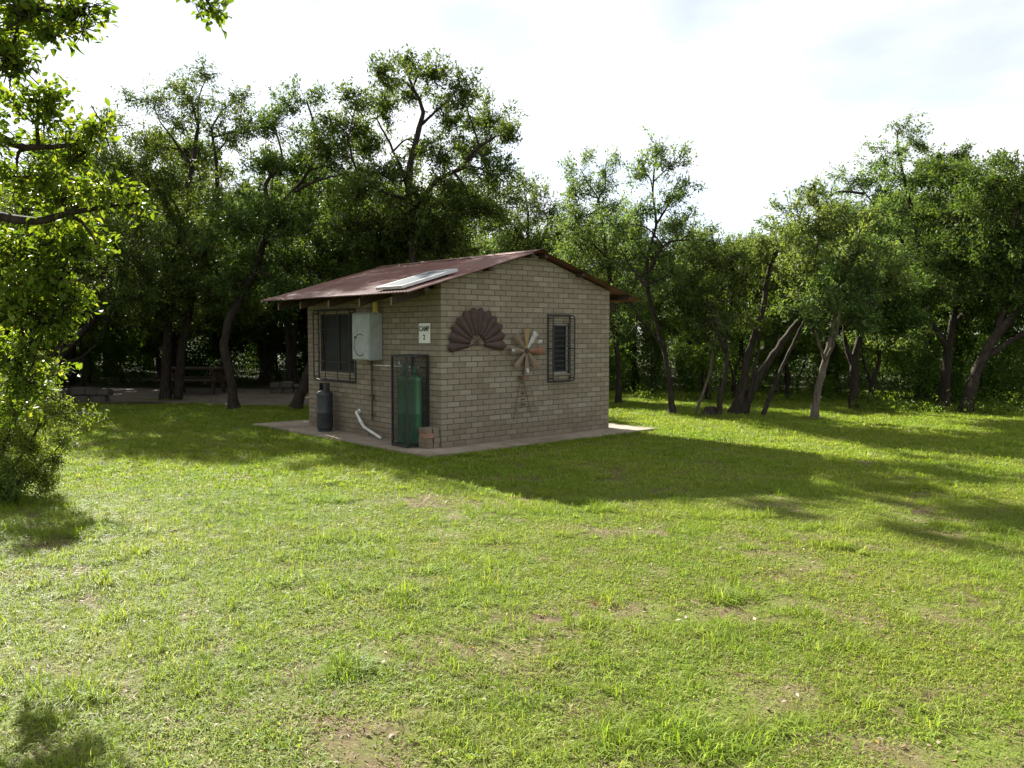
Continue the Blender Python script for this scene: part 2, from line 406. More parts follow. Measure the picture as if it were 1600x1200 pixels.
M['path'] = surf('trodden_paving', [(0.3, (0.11, 0.088, 0.066)), (0.6, (0.18, 0.148, 0.11)), (0.8, (0.25, 0.21, 0.16))], 3, 7, rough=0.95, bump=0.5, bscale=40, coord='Position', dirt=(0.11, 0.08, 0.05), dirt_scale=0.9)

# ------------------------------------------------------------------ ground
HA = R(42.3)                                         # the house's gable runs at this bearing
HC = Vector((-1.013, 11.894, 0.05))                  # its near corner, on the slab
HU = Vector((math.cos(HA), math.sin(HA), 0)); HV = Vector((-math.sin(HA), math.cos(HA), 0))
def HL(x, y, z): return HC + HU*x + HV*y + Vector((0, 0, z))

def to_house(x, y):
    dx = x - HC.x; dy = y - HC.y
    return dx*HU.x + dy*HU.y, dx*HV.x + dy*HV.y

def ground_h(x, y):
    x = np.asarray(x, float); y = np.asarray(y, float)
    h = 0.014*np.sin(1.7*x + 0.6*y) + 0.012*np.sin(1.1*y - 0.9*x + 2) + 0.008*np.sin(3.1*x + 1) * np.cos(2.6*y) - 0.012
    u, v = to_house(x, y)
    d = np.maximum(np.maximum(np.maximum(-0.65 - u, u - 4.3), np.maximum(-0.6 - v, v - 4.9)), 0)
    fade = np.clip(d/0.8, 0, 1) * np.clip((17 - y)/4, 0, 1) * np.clip((14 - np.abs(x))/3, 0, 1)
    return h*fade

def axis(fine0, fine1, step, far):
    a = list(np.arange(fine0, fine1 + 1e-6, step))
    s = step; lo = []; x = fine0
    while x > -far: s *= 1.35; x -= s; lo.append(x)
    s = step; hi = []; x = fine1
    while x < far: s *= 1.35; x += s; hi.append(x)
    return np.array(lo[::-1] + a + hi)
gx = axis(-14, 14, 0.2, 600); gy = axis(0, 18, 0.2, 600)
X, Y = np.meshgrid(gx, gy)
V = np.stack([X.ravel(), Y.ravel(), ground_h(X, Y).ravel()], 1)
nx, ny = len(gx), len(gy)
ii, jj = np.meshgrid(np.arange(nx-1), np.arange(ny-1))
a = (jj*nx + ii).ravel()
tag(link('ground', mesh_np('ground', V, np.stack([a, a+1, a+1+nx, a+nx], 1), M['ground'], True)), kind='structure')

# trodden paving in the shade behind the lawn
pp = [(-10.9, 19.9), (-9.0, 20.3), (-7.2, 19.6), (-5.6, 19.3), (-4.6, 18.5), (-3.9, 17.3), (-3.0, 17.9), (-2.5, 20.5), (-5.5, 24.5), (-9.5, 25.6), (-13.5, 25.4), (-14.6, 22.5), (-12.8, 20.6)]
b = MB(); b.add([(x, y, 0.012) for x, y in pp], [tuple(range(len(pp)))])
tag(b.build('path', M['path']), kind='structure')

# ------------------------------------------------------------------ slab round the house
b = MB()
b.prism([(-0.62, -0.52, -0.15), (4.25, -0.55, -0.15), (4.32, 4.75, -0.15), (-0.60, 4.85, -0.15)], (0, 0, 0.15))
slab = b.build('concrete_apron', M['concrete'])
slab.location = HC; slab.rotation_euler = (0, 0, HA)
tag(slab, kind='structure')

# ------------------------------------------------------------------ house
W, L = 3.6365, 3.8645
CO, PB, BL, BH, BD = 0.082, 0.228, 0.2165, 0.0705, 0.104
RX, RZ, RS = 1.82, 2.93, 0.29                         # ridge position, height, slope
def roof_z(x): return RZ - RS*abs(x - RX)
GW = (2.25, 2.64, 0.984, 1.804)                      # gable window opening
LW = (2.335, 3.425, 0.984, 1.968)                       # side window opening
house = empty('brick_house', HC, HA)
tag(house, 'small brown brick house with red corrugated roof standing on the lawn', 'house')

# wall core behind the brick skin (the mortar), with the two openings left free
b = MB()
TK = 0.17; RC = 0.006
wtop = 28*CO - 0.01
def gable_poly(x0, x1, z0):
    pts = [(x0, z0), (x1, z0), (x1, roof_z(x1) - 0.05)]
    if x0 < RX < x1: pts.append((RX, RZ - 0.05))
    pts.append((x0, roof_z(x0) - 0.05))
    return pts
for (x0, x1, z0, z1) in ((RC, GW[0], 0, None), (GW[1], W - RC, 0, None), (GW[0], GW[1], 0, GW[2]), (GW[0], GW[1], GW[3], None)):
    poly = gable_poly(x0, x1, z0) if z1 is None else [(x0, z0), (x1, z0), (x1, z1), (x0, z1)]
    b.prism([(x, RC, z) for x, z in poly], (0, TK, 0))
b.prism([(x, L - RC - TK, z) for x, z in gable_poly(RC, W - RC, 0)], (0, TK, 0))
y0, y1 = RC + TK, L - RC - TK
for (ya, yb, za, zb) in ((y0, LW[0], 0, wtop), (LW[1], y1, 0, wtop), (LW[0], LW[1], 0, LW[2]), (LW[0], LW[1], LW[3], wtop)):
    b.box(RC, RC + TK, ya, yb, za, zb)
b.box(W - RC - TK, W - RC, y0, y1, 0, wtop)
wall = b.build('wall', M['mortar'], house)

rng = np.random.default_rng(11)
def brick_mesh(lx, ly, lz):
    bm = MB(); bm.box(0, lx, 0, ly, 0, lz, 0.004)
    return bm.mesh('brick', M['brick'])
brick_x = [brick_mesh(BL + d, BD, BH) for d in (0, -0.002)]
singles = []      # (distance, x, y, z) whole gable bricks that become objects of their own
rest = MB()
def clip(poly, f):
    out = []
    for i in range(len(poly)):
        p, q = poly[i], poly[(i+1) % len(poly)]
        fp, fq = f(p), f(q)
        if fp >= 0: out.append(p)
        if fp*fq < 0:
            t = fp/(fp - fq); out.append((p[0] + t*(q[0]-p[0]), p[1] + t*(q[1]-p[1])))
    return out
def minus(iv, cut):
    out = []
    for a0, a1 in iv:
        if cut[1] <= a0 or cut[0] >= a1: out.append((a0, a1)); continue
        if cut[0] - a0 > 0.03: out.append((a0, cut[0]))
        if a1 - cut[1] > 0.03: out.append((cut[1], a1))
    return out
for r in range(36):
    z = r*CO; odd = r % 2
    # front gable
    iv = [(i*PB, i*PB + BL) for i in range(16)] if not odd else [(0.114 + i*PB, 0.114 + i*PB + BL) for i in range(15)] + [(W - BD, W)]
    if GW[2] - 1e-4 < z + 0.01 < GW[3]: iv = minus(iv, (GW[0], GW[1]))
    for a0, a1 in iv:
        rect = [(a0, z), (a1, z), (a1, z + BH), (a0, z + BH)]
        if max(roof_z(a0), roof_z(a1)) - 0.045 < z: continue
        if min(roof_z(a0), roof_z(a1)) - 0.045 > z + BH:
            if a1 - a0 > 0.2: singles.append((a0, z))
            else: rest.box(a0, a1, 0, BD if a0 > .01 else BD, z, z + BH, 0.004)
        else:
            poly = clip(rect, lambda p: RZ - RS*(p[0] - RX) - 0.045 - p[1])
            poly = clip(poly, lambda p: RZ + RS*(p[0] - RX) - 0.045 - p[1]) if len(poly) > 2 else poly
            if len(poly) > 2: rest.prism([(x, 0, zz) for x, zz in poly], (0, BD, 0))
    # side walls
    if r < 28:
        iv = [(0.114 + i*PB, 0.114 + i*PB + BL) for i in range(16)] + [(L - BD, L)] if not odd else [(i*PB, i*PB + BL) for i in range(17)]
        ivl = minus(iv, (LW[0], LW[1])) if LW[2] - 1e-4 < z + 0.01 < LW[3] else iv
        for a0, a1 in ivl: rest.box(rng.uniform(-0.0015, 0.0015), BD, a0, a1, z, z + BH, 0.004)
        for a0, a1 in iv: rest.box(W - BD, W, max(a0, BD + .008), a1, z, z + BH)
    # far gable
    for i in range(15):
        a0 = 0.114 + i*PB + (PB/2 if odd else 0); a1 = a0 + BL
        if a1 < W - 0.1 and min(roof_z(a0), roof_z(a1)) - 0.045 > z + BH: rest.box(a0, a1, L - BD, L, z, z + BH)
singles.sort(key=lambda s: s[0] + 0.15*abs(s[1] - 1.4))
for k, (x, z) in enumerate(singles):
    dy = rng.uniform(-0.002, 0.002); dz = rng.uniform(-0.001, 0.001)
    if k < 300:
        o = link('brick', brick_x[k % 2], wall, (x, dy, z + dz))
    else:
        rest.box(x, x + BL, dy, BD, z + dz, z + dz + BH, 0.004)
o = rest.build('brickwork', M['brick'], wall); o['kind'] = 'stuff'

# roof: corrugated sheets
def corrugated(x0, z0, x1, z1, ya, yb, mat, lift):
    n = int((yb - ya)/0.076*8); ys = np.linspace(ya, yb, n + 1)
    w = 0.009*np.cos(2*math.pi*ys/0.076)
    nseg = 8
    vs = []; 
    for k in range(nseg + 1):
        t = k/nseg
        for i in range(n + 1):
            vs.append((x0 + (x1-x0)*t, ys[i], z0 + (z1-z0)*t + w[i] + lift + 0.003*math.sin(t*9 + ya*3)))
    fs = [(k*(n+1)+i, k*(n+1)+i+1, (k+1)*(n+1)+i+1, (k+1)*(n+1)+i) for k in range(nseg) for i in range(n)]
    return mesh_np('roof_sheet', vs, np.array(fs), mat, True)
roof = MB()
OV = 0.70; YA, YB = -0.20, 4.25
for sx in (-1, 1):          # ridge capping, bent over the ridge
    roof.add([(RX, YA - .01, RZ + .016), (RX + sx*0.16, YA - .01, RZ - .16*RS + .016), (RX + sx*0.16, YB + .01, RZ - .16*RS + .016), (RX, YB + .01, RZ + .016)], [(0, 1, 2, 3)])
roof = roof.build('roof', M['roof'], house)
nsh = 6; wsh = (YB - YA)/nsh
for sx in (-1, 1):
    xe = RX + sx*(RX + OV)
    for k in range(nsh):
        ya = YA + k*wsh; yb = ya + wsh + (0.05 if k < nsh-1 else 0)
        link('roof_sheet', corrugated(RX, RZ, xe, roof_z(xe), ya, yb, M['roof'], 0.002*(k % 2)), roof)
# purlins run out through the gable, rafters hang over the side walls
for px in (-0.36, 0.82, 1.68, 1.97, 2.82, 4.0):
    zt = roof_z(px) - 0.015
    b = MB(); b.box(px - 0.038, px + 0.038, YA + 0.05, YB - 0.05, zt - 0.06, zt, 0.003); b.build('purlin', M['timber'], house)
for py in (0.38, 1.22, 2.12, 3.03, 3.80):
    for sx in (-1, 1):
        x0 = RX + sx*0.02; x1 = RX + sx*(RX + OV - 0.13)
        zt = 0.076
        b = MB(); b.prism([(x0, py, RZ - zt), (x1, py, roof_z(x1) - zt), (x1, py, roof_z(x1) - zt - 0.12), (x0, py, RZ - zt - 0.12)], (0, 0.038, 0))
        rf = b.build('rafter', M['timber'], house)
        b = MB(); xo = x1 + sx*0.002; b.box(min(xo, xo + sx*0.004), max(xo, xo + sx*0.004), py + 0.001, py + 0.037, roof_z(x1) - zt - 0.118, roof_z(x1) - zt - 0.004)
        b.build('rafter_end', M['pale_timber'], rf)

# windows
def window(opening, side):
    a0, a1, z0, z1 = opening
    def bx(mb, u0, u1, d0, d1, w0, w1, ch=0.0):          # u along the wall, d outwards depth (into wall positive), w up
        if side: mb.box(d0, d1, u0, u1, w0, w1, ch)
        else: mb.box(u0, u1, d0, d1, w0, w1, ch)
    root = MB()
    fw = 0.032
    bx(root, a0, a0 + fw, .035, .075, z0, z1); bx(root, a1 - fw, a1, .035, .075, z0, z1)
    bx(root, a0 + fw, a1 - fw, .035, .075, z0, z0 + fw); bx(root, a0 + fw, a1 - fw, .035, .075, z1 - fw, z1)
    win = root.build('window', M['dark_frame' if side else 'frame'], house)
    n = 2 if side else 1
    wpn = (a1 - a0 - 2*fw)/n
    for k in range(n):
        u0 = a0 + fw + k*wpn
        q = MB(); bx(q, u0 + (0.006 if k else 0), u0 + wpn - (0.006 if k < n-1 else 0), .052, .058, z0 + fw, z1 - fw); q.build('pane', M['glass'], win)
    if side:
        q = MB(); um = (a0 + a1)/2; bx(q, um - .014, um + .014, .04, .072, z0 + fw, z1 - fw); q.build('mullion', M['dark_frame'], win)
    q = MB(); bx(q, a0 - .0, a1 + .0, -.02, .033, z0 - .03, z0 + .002, .004); q.build('sill', M['brick'], win)
    return win
win_g = window(GW, False)
win_s = window(LW, True)
# welded burglar bars standing off the wall round each window
def grille(u0, u1, z0, z1, side, nv, nh, stand):
    g = MB()
    def P(u, d, z): return (-d, u, z) if side else (u, -d, z)
    def bar(p, q, r): g.tube([p, q], r, 6)
    def flat(ua, ub, d0, d1, za, zb):
        if side: g.box(-d1, -d0, ua, ub, za, zb)
        else: g.box(ua, ub, -d1, -d0, za, zb)
    t = 0.032
    flat(u0, u0 + t, 0.003, 0.012, z0, z1); flat(u1 - t, u1, 0.003, 0.012, z0, z1)
    flat(u0 + t, u1 - t, 0.003, 0.012, z0, z0 + t); flat(u0 + t, u1 - t, 0.003, 0.012, z1 - t, z1)
    rr = 0.05; s = stand; m = 0.022
    a0, a1, b0, b1 = u0 + m, u1 - m, z0 + m, z1 - m
    ring = []
    for cx, cz, st in ((a1 - rr, b1 - rr, 0), (a0 + rr, b1 - rr, 90), (a0 + rr, b0 + rr, 180), (a1 - rr, b0 + rr, 270)):
        for k in range(5):
            an = R(st + 22.5*k); ring.append(P(cx + rr*math.cos(an), s, cz + rr*math.sin(an)))
    ring.append(ring[0]); g.tube(ring, 0.012, 6, caps=False)
    for u in (a0, a1):
        for z in (b0 + rr, b1 - rr, (b0 + b1)/2): bar(P(u, s, z), P(u, 0.0, z), 0.009)
    for k in range(nv):
        u = a0 + (a1 - a0)*(k + 1)/(nv + 1)
        g.tube([P(u, 0.01, b1), P(u, s*.6, b1 - .005), P(u, s, b1 - .04), P(u, s, b0 + .04), P(u, s*.6, b0 + .005), P(u, 0.01, b0)], 0.008, 6)
    for k in range(nh):
        z = b0 + rr + (b1 - b0 - 2*rr)*(k + 0.5)/nh
        g.tube([P(a0, 0.01, z), P(a0, s, z), P(a1, s, z), P(a1, 0.01, z)], 0.006, 5)
    return g
grille(2.13, 2.665, 0.85, 1.95, False, 0, 12, 0.12).build('burglar_bars', M['black_metal'], house)
grille(2.27, 3.49, 0.83, 2.05, True, 2, 2, 0.11).build('burglar_bars', M['black_metal'], house)

# ------------------------------------------------------------------ things on and by the house
def hthing(name, x, y, z, label, cat, group=None):
    return tag(empty(name, HL(x, y, z), HA), label, cat, group)

# solar collector lying on the roof, tilted up a little
t = hthing('solar_panel', -0.58, 0.10, roof_z(-0.58), 'pale framed flat solar panel lying on the red roof', 'solar panel')
ln, wd = 1.02, 0.66; sl = math.hypot(1, RS); ex = Vector((1/sl, 0, RS/sl)); en = Vector((-RS/sl, 0, 1/sl)); ey = Vector((0, 1, 0))
def slab_on(mb, a0, a1, b0, b1, h0, h1):
    c = [ex*a + ey*bb + en*h for h in (h0, h1) for a, bb in ((a0, b0), (a1, b0), (a1, b1), (a0, b1))]
    mb.add(c, [(0,3,2,1),(4,5,6,7),(0,1,5,4),(1,2,6,5),(2,3,7,6),(3,0,4,7)])
b = MB(); fw = 0.035
slab_on(b, 0, ln, 0, fw, .03, .072); slab_on(b, 0, ln, wd - fw, wd, .03, .072); slab_on(b, 0, fw, fw, wd - fw, .03, .072); slab_on(b, ln - fw, ln, fw, wd - fw, .03, .072)
b.build('frame', M['solar_frame'], t)
b = MB(); slab_on(b, fw, ln - fw, fw, wd - fw, .035, .068); b.build('glass', M['solar_glass'], t)
for a in (.15, ln - .2):
    b = MB(); slab_on(b, a, a + .04, -.03, wd + .03, .008, .03); b.build('support_rail', M['timber'], t)

# steel cabinet
t = hthing('metal_cabinet', 0, 1.49, 1.22, 'pale grey sheet metal cabinet with round cover on the side wall', 'cabinet')
b = MB(); b.box(-.255, -.002, 0, .47, 0, .735, .012); b.build('body', M['cabinet'], t)
b = MB(); b.box(-.268, -.257, .012, .458, .015, .72, .004); dr = b.build('door', M['cabinet'], t)
b = MB()
pts = [(-.27, .23 + .17*math.cos(R(a)), .24 + .17*math.sin(R(a))) for a in range(-120, 121, 15)]
b.tube(pts, .006, 6); b.build('cover_rim', M['grey_cyl'], dr)
b = MB(); b.prism([(-.272, .23 + .16*math.cos(R(a)), .24 + .16*math.sin(R(a))) for a in range(0, 360, 15)], (.003, 0, 0)); b.build('round_cover', M['cabinet'], dr)
b = MB(); b.tube([(-.268, .36, .36), (-.29, .36, .36)], .014, 8); b.build('knob', M['black_metal'], dr)
b = MB(); b.box(-.262, .0, -.004, .474, .735, .742); b.build('lid', M['cabinet'], t)
# yellow flue above it
t = hthing('flue_pipe', -.11, 1.53, 1.965, 'short yellow square flue rising from the metal cabinet to the eaves', 'flue')
b = MB(); b.box(-.025, .025, -.03, .03, 0, .30, .003); b.build('duct', M['yellow'], t)
b = MB(); b.box(-.032, .032, -.037, .037, 0, .018); b.build('collar', M['yellow'], t)

# dark water pipe down the wall with its valve
t = hthing('water_pipe', -.035, 1.76, 0.30, 'thin dark vertical pipe with valve running down below the metal cabinet', 'pipe')
b = MB(); b.tube([(0, 0, -.05), (0, 0, .3), (.003, .01, .6), (0, 0, .92)], .013, 8); b.build('pipe', M['pipe_dark'], t)
b = MB(); b.tube([(-.0, -.02, .28), (0, -.025, .38)], .018, 8); b.tube([(0, 0, .36), (-.04, 0, .36)], .01, 6); b.box(-.05, -.04, -.03, .03, .35, .37); b.build('valve', M['pipe_dark'], t)
b = MB(); b.box(-.016, .035, -.016, .016, .6, .615); b.box(-.016, .035, -.016, .016, .04, .055); b.build('pipe_clip', M['black_metal'], t)
t = hthing('gas_pipe', -.02, .50, 1.14, 'thin white horizontal gas pipe along the side wall into the cage', 'pipe')
b = MB(); b.tube([(0, 1.24, 0), (0, .6, .002), (0, 0, -.002), (-.13, -.005, -.004)], .0095, 8); b.build('pipe', M['white_plastic'], t)
b = MB(); b.box(-.012, .02, 1.0, 1.014, -.013, .013); b.box(-.012, .02, .4, .414, -.013, .013); b.build('pipe_clip', M['white_plastic'], t)
# white waste pipe
t = hthing('waste_pipe', 0, 1.40, 0, 'white plastic waste pipe bending from the side wall down to the slab', 'pipe')
b = MB(); b.tube([(.0, .78, .375), (-.05, .78, .375), (-.075, .765, .365), (-.08, .74, .34), (-.085, .57, .185), (-.09, .54, .165), (-.10, .50, .15), (-.15, -.06, .024)], .023, 10); b.build('pipe', M['white_plastic'], t, True)
b = MB(); b.tube([(-.004, .78, .375), (-.02, .78, .375)], .04, 12); b.build('wall_flange', M['white_plastic'], t)
b = MB(); b.tube([(-.0832, .64, .249), (-.085, .58, .194)], .028, 10); b.tube([(-.097, .515, .1545), (-.106, .44, .135)], .028, 10); b.build('elbow', M['white_plastic'], t, True)

# camp sign
t = hthing('camp_sign', -.001, .25, 1.50, 'small white wall sign reading CAMP 2 in dark letters', 'sign')
b = MB(); b.box(-.012, 0, 0, .27, 0, .29, .003); b.build('board', M['sign_white'], t)
def text_mesh(s, size, x_scale=1.0):
    cu = bpy.data.curves.new('lettering', 'FONT'); cu.body = s; cu.size = size; cu.align_x = 'CENTER'; cu.extrude = 0.001; cu.offset = 0.0028
    tmp = bpy.data.objects.new('tmp_text', cu); COL.objects.link(tmp)
    bpy.context.view_layer.update()
    me = bpy.data.meshes.new_from_object(tmp.evaluated_get(bpy.context.evaluated_depsgraph_get()))
    bpy.data.objects.remove(tmp); bpy.data.curves.remove(cu)
    for v in me.vertices:                       # stand the letters up on the wall, read from outside
        x, y, z = v.co
        v.co = (-z, -x*x_scale, y)
    me.materials.clear(); me.materials.append(M['sign_green'])
    return me
o = link('lettering', text_mesh('CAMP', 0.105, 0.88), t, (-.0145, .135, .175))
o = link('lettering', text_mesh('2', 0.105), t, (-.0145, .135, .052))

# gas cage
t = hthing('gas_cage', -.41, .27, 0, 'black steel mesh cage round the two green gas cylinders', 'cage')
cw, cl, ch = .39, .40, 1.335; pt = .028
b = MB()
for x in (0, cw - pt):
    for y in (0, cl - pt): b.box(x, x + pt, y, y + pt, 0, ch)
b.build('post', M['black_metal'], t)
b = MB()
for z in (0.012, ch - pt):
    for x in (0, cw - pt): b.box(x + .002, x + pt - .002, pt, cl - pt, z, z + pt)
    for y in (0, cl - pt): b.box(pt, cw - pt, y + .002, y + pt - .002, z, z + pt)
b.build('rail', M['black_metal'], t)
def diamond_panel(o, eu, ev, wu, wv, step, th):
    mb = MB(); O = Vector(o); U = Vector(eu); Vv = Vector(ev); N = U.cross(Vv)
    for s in (-1, 1):
        k = -wv if s > 0 else 0.0
        c = k
        while c < wu + (wv if s < 0 else 0):
            # line u = c + s*v, clipped
            v0, v1 = 0.0, wv
            lo, hi = (-c, wu - c) if s > 0 else (c - wu, c)
            v0 = max(v0, lo); v1 = min(v1, hi)
            if v1 - v0 > 0.01:
                p = O + U*(c + s*v0) + Vv*v0; q = O + U*(c + s*v1) + Vv*v1
                d = (q - p).normalized(); n = d.cross(N).normalized()*th
                m = N*th*.6
                vs = [p - n - m, p + n - m, p + n + m, p - n + m, q - n - m, q + n - m, q + n + m, q - n + m]
                mb.add(vs, [(0,1,5,4),(1,2,6,5),(2,3,7,6),(3,0,4,7)])
            c += step
    return mb
diamond_panel((pt/2, pt, pt), (0, 1, 0), (0, 0, 1), cl - 2*pt, ch - 2*pt, .040, .0019).build('mesh_panel', M['black_metal'], t)
diamond_panel((pt, pt/2, pt), (1, 0, 0), (0, 0, 1), cw - 2*pt, ch - 2*pt, .040, .0019).build('mesh_panel', M['black_metal'], t)
diamond_panel((pt, cl - pt/2, pt), (1, 0, 0), (0, 0, 1), cw - 2*pt, ch - 2*pt, .040, .0019).build('mesh_panel', M['black_metal'], t)
diamond_panel((pt, pt, ch - pt/2), (1, 0, 0), (0, 1, 0), cw - 2*pt, cl - 2*pt, .040, .0019).build('mesh_panel', M['black_metal'], t)

def cylinder(name, x, y, r, hb, body, label, group, stencil=None, collar=True):
    t = hthing(name, x, y, 0.0, label, 'gas cylinder', group)
    b = MB()
    prof = [(r*.86, .035), (r*.97, .05), (r, .075), (r, hb*.45), (r*1.006, hb*.452), (r*1.006, hb*.46), (r, hb*.462), (r, hb - .10)]
    for k in range(1, 7):
        an = R(15*k); prof.append((r*math.cos(an)*.98 + .012, hb - .10 + .10*math.sin(an)))
    b.lathe(prof, seg=28); b.build('body', M[body], t, True)
    b = MB(); b.lathe([(r*.80, 0), (r*.80, .06), (r*.84, .06), (r*.84, 0)], seg=24); b.build('foot_ring', M[body], t)
    b = MB(); b.lathe([(.026, hb - .004), (.026, hb + .03), (.018, hb + .035), (.016, hb + .085), (.022, hb + .09), (.022, hb + .12)], seg=12)
    b.tube([(0, 0, hb + .06), (.045, 0, hb + .06)], .011, 8); b.build('valve', M['pipe_dark'], t)
    if collar:
        b = MB()
        for k in range(14):
            a0 = R(-130 + 260*k/14); a1 = R(-130 + 260*(k+1)/14); rc = r*.62
            for (ra, rb) in ((rc, rc + .005),):
                b.add([(ra*math.cos(a0), ra*math.sin(a0), hb - .05), (ra*math.cos(a1), ra*math.sin(a1), hb - .05), (ra*math.cos(a1), ra*math.sin(a1), hb + .11), (ra*math.cos(a0), ra*math.sin(a0), hb + .11),
                       (rb*math.cos(a0), rb*math.sin(a0), hb - .05), (rb*math.cos(a1), rb*math.sin(a1), hb - .05), (rb*math.cos(a1), rb*math.sin(a1), hb + .11), (rb*math.cos(a0), rb*math.sin(a0), hb + .11)],
                      [(0,1,2,3),(7,6,5,4),(3,2,6,7),(0,4,5,1)])
        b.build('collar', M[body], t, False)
    else:
        b = MB(); b.lathe([(.034, hb + .01), (.036, hb + .03), (.034, hb + .10), (.02, hb + .135)], seg=14); b.build('valve_guard', M[body], t, True)
    if stencil:
        for (az, z0, z1) in stencil:
            b = MB()
            a0 = R(az - 3.2); a1 = R(az + 3.2); rr = r + .0015
            b.add([(rr*math.cos(a0), rr*math.sin(a0), z0), (rr*math.cos(a1), rr*math.sin(a1), z0), (rr*math.cos(a1), rr*math.sin(a1), z1), (rr*math.cos(a0), rr*math.sin(a0), z1)], [(0, 1, 2, 3)])
            b.build('stencil', M['green_dark'], t)
    return t
az0 = 180 + 60
cylinder('gas_cylinder', -.255, .553, .103, 1.05, 'green_cyl', 'green gas cylinder in the cage with dark painted bars, further from the corner', 'green gas cylinders', [(az0 - 12, .09, .22), (az0 + 16, .09, .22), (az0, .075, .09), (az0 - 4, .76, .86)], False)
cylinder('gas_cylinder', -.19, .378, .103, 1.05, 'green_cyl', 'green gas cylinder in the cage, the plain one nearer the house corner', 'green gas cylinders', None, False)
cylinder('gas_cylinder', -.22, 2.92, .135, .70, 'grey_cyl', 'dark grey gas cylinder standing below the side window', None, None, True)
t = hthing('gas_regulator', -.16, .40, 1.14, 'small grey gas regulator on its bracket inside the mesh cage', 'regulator')
b = MB(); b.lathe([(.02, -.03), (.045, -.02), (.045, .02), (.02, .03)], (0, 0, 0), 14); b.build('body', M['cabinet'], t, True)
b = MB(); b.tube([(0, 0, 0), (-.03, .06, .06), (-.095, .14, .06), (-.095, .145, -.03)], .008, 6); b.tube([(0, 0, 0), (-.05, -.02, .05), (-.095, -.025, .04), (-.095, -.025, -.03)], .008, 6); b.tube([(0, 0, 0), (.16, 0, 0)], .007, 6); b.build('hose', M['black_metal'], t)
t = hthing('gas_tag', -.30, .60, 1.19, 'small white tag hanging on the cylinder valve in the cage', 'tag')
b = MB(); b.prism([(0, 0, 0), (0, .04, 0), (0, .045, .04), (0, .02, .055), (0, -.005, .04)], (.002, 0, 0)); b.tube([(0, .02, .05), (.02, .0, -.02), (.04, -.03, -.03)], .002, 5); b.build('tag_card', M['white_plastic'], t)

# loose bricks stacked at the corner
k = 0
lay = [((-.235, .03, 0, 0), (-.115, .03, 0, 0)), ((-.232, .035, 2, 0), (-.11, .025, -2, 0)), ((-.225, .02, 3, 1), (-.112, .03, 1, 0)), ((-.24, .045, -3, 0), (-.118, .03, 4, 0))]
names = ['bottom', 'second', 'third', 'top']
for r_, row in enumerate(lay):
    for c_, (x, y, rot, pink) in enumerate(row):
        b = MB(); b.box(0, .106, 0, .21, 0, .071, .005)
        o = b.build('loose_brick', M['pink_brick'] if pink else M['brick'])
        o.location = HL(x, y, .0725*r_ + .0005); o.rotation_euler = (0, 0, HA + R(rot))
        lab = ('pinkish loose brick in the low stack beside the cage at the house corner' if pink else
               f'brown loose brick in the {names[r_]} layer of the stack by the cage, ' + ('against the wall' if c_ else 'outer one'))
        tag(o, lab, 'brick', 'loose bricks stacked at the house corner')

# half-round fan of old windmill blades
t = hthing('fan_ornament', .655, -.004, 1.475, 'dark rusted half round fan of metal blades hung on the gable wall', 'wall ornament')
def blade(r0, r1, w0, w1, ang, bow, depth, mat, name, parent, squared=False):
    nu, nv = 9, 6; vs = []
    for i in range(nu):
        s = i/(nu-1); rr = r0 + (r1 - r0)*s
        w = w0 + (w1 - w0)*min(1, s*1.15)
        if s > .8 and not squared: w *= math.sqrt(max(0.02, 1 - ((s - .8)/.2)**2*.93))
        for j in range(nv):
            q = -1 + 2*j/(nv-1)
            x = rr; y = q*w/2; d = depth + bow*(1 - q*q) + .012*s
            ca, sa = math.cos(ang), math.sin(ang)
            vs.append((x*ca - y*sa, -d, x*sa + y*ca))
    fs = [(i*nv+j, (i+1)*nv+j, (i+1)*nv+j+1, i*nv+j+1) for i in range(nu-1) for j in range(nv-1)]
    mb = MB(); mb.add(vs, fs)
    # a second skin 2 mm behind gives the tin its thickness
    mb.add([(x, y + .002, z) for x, y, z in vs], [f[::-1] for f in fs])
    return mb.build(name, mat, parent, True)
for k in range(12):
    an = R(184 - 16.9*k)
    blade(.15, .55, .055, .155, an, .034, .010 + .012*(k % 2), M['rust'], 'blade', t)
b = MB()
for a in range(0, 181, 30): b.tube([(0, -.012, 0), (.17*math.cos(R(a)), -.012, .17*math.sin(R(a)))], .004, 5)
b.tube([(.06*math.cos(R(a)), -.014, .06*math.sin(R(a))) for a in range(0, 181, 20)], .004, 5); b.tube([(-.17, -.012, -.005), (.17, -.012, -.005)], .005, 5)
b.build('hub_frame', M['rust'], t)

# little tin windmill
t = hthing('windmill_ornament', 1.60, -.05, .28, 'small rusty tin windmill ornament with lattice tower fixed on the gable wall', 'wall ornament')
hz = 1.37 - .28
wheel = MB(); wheel.tube([(0, -.02, hz), (0, -.06, hz)], .035, 12)
wh = wheel.build('hub', M['rust'], t)
cols = {90: 'ochre', 55: 'dull_white', 0: 'rust_orange', -48: 'rust_grey', -90: 'rust_grey', -133: 'rust_grey', 178: 'rust_grey', 133: 'rust_grey'}
for a_, mn in cols.items():
    o = blade(.045, .345, .04, .115, R(a_), .012, .035, M[mn], 'blade', wh, squared=True)
    o.location = (0, 0, hz)
for a_ in (178, -90, 28):
    o = blade(.27, .34, .04, .05, R(a_), .006, .055, M['dull_white'], 'white_tip', wh, squared=False); o.location = (0, 0, hz)
b = MB(); b.box(.30, .475, .018, .021, hz - .035, hz + .075); b.tube([(0, .015, hz), (.30, .02, hz + .02)], .006, 6); b.build('tail_vane', M['rust_grey'], t)
b = MB(); b.tube([(-.03, .0, hz - .38), (-.01, -.01, hz)], .009, 8); b.build('mast', M['rust'], t)
b = MB(); zt = hz - .385
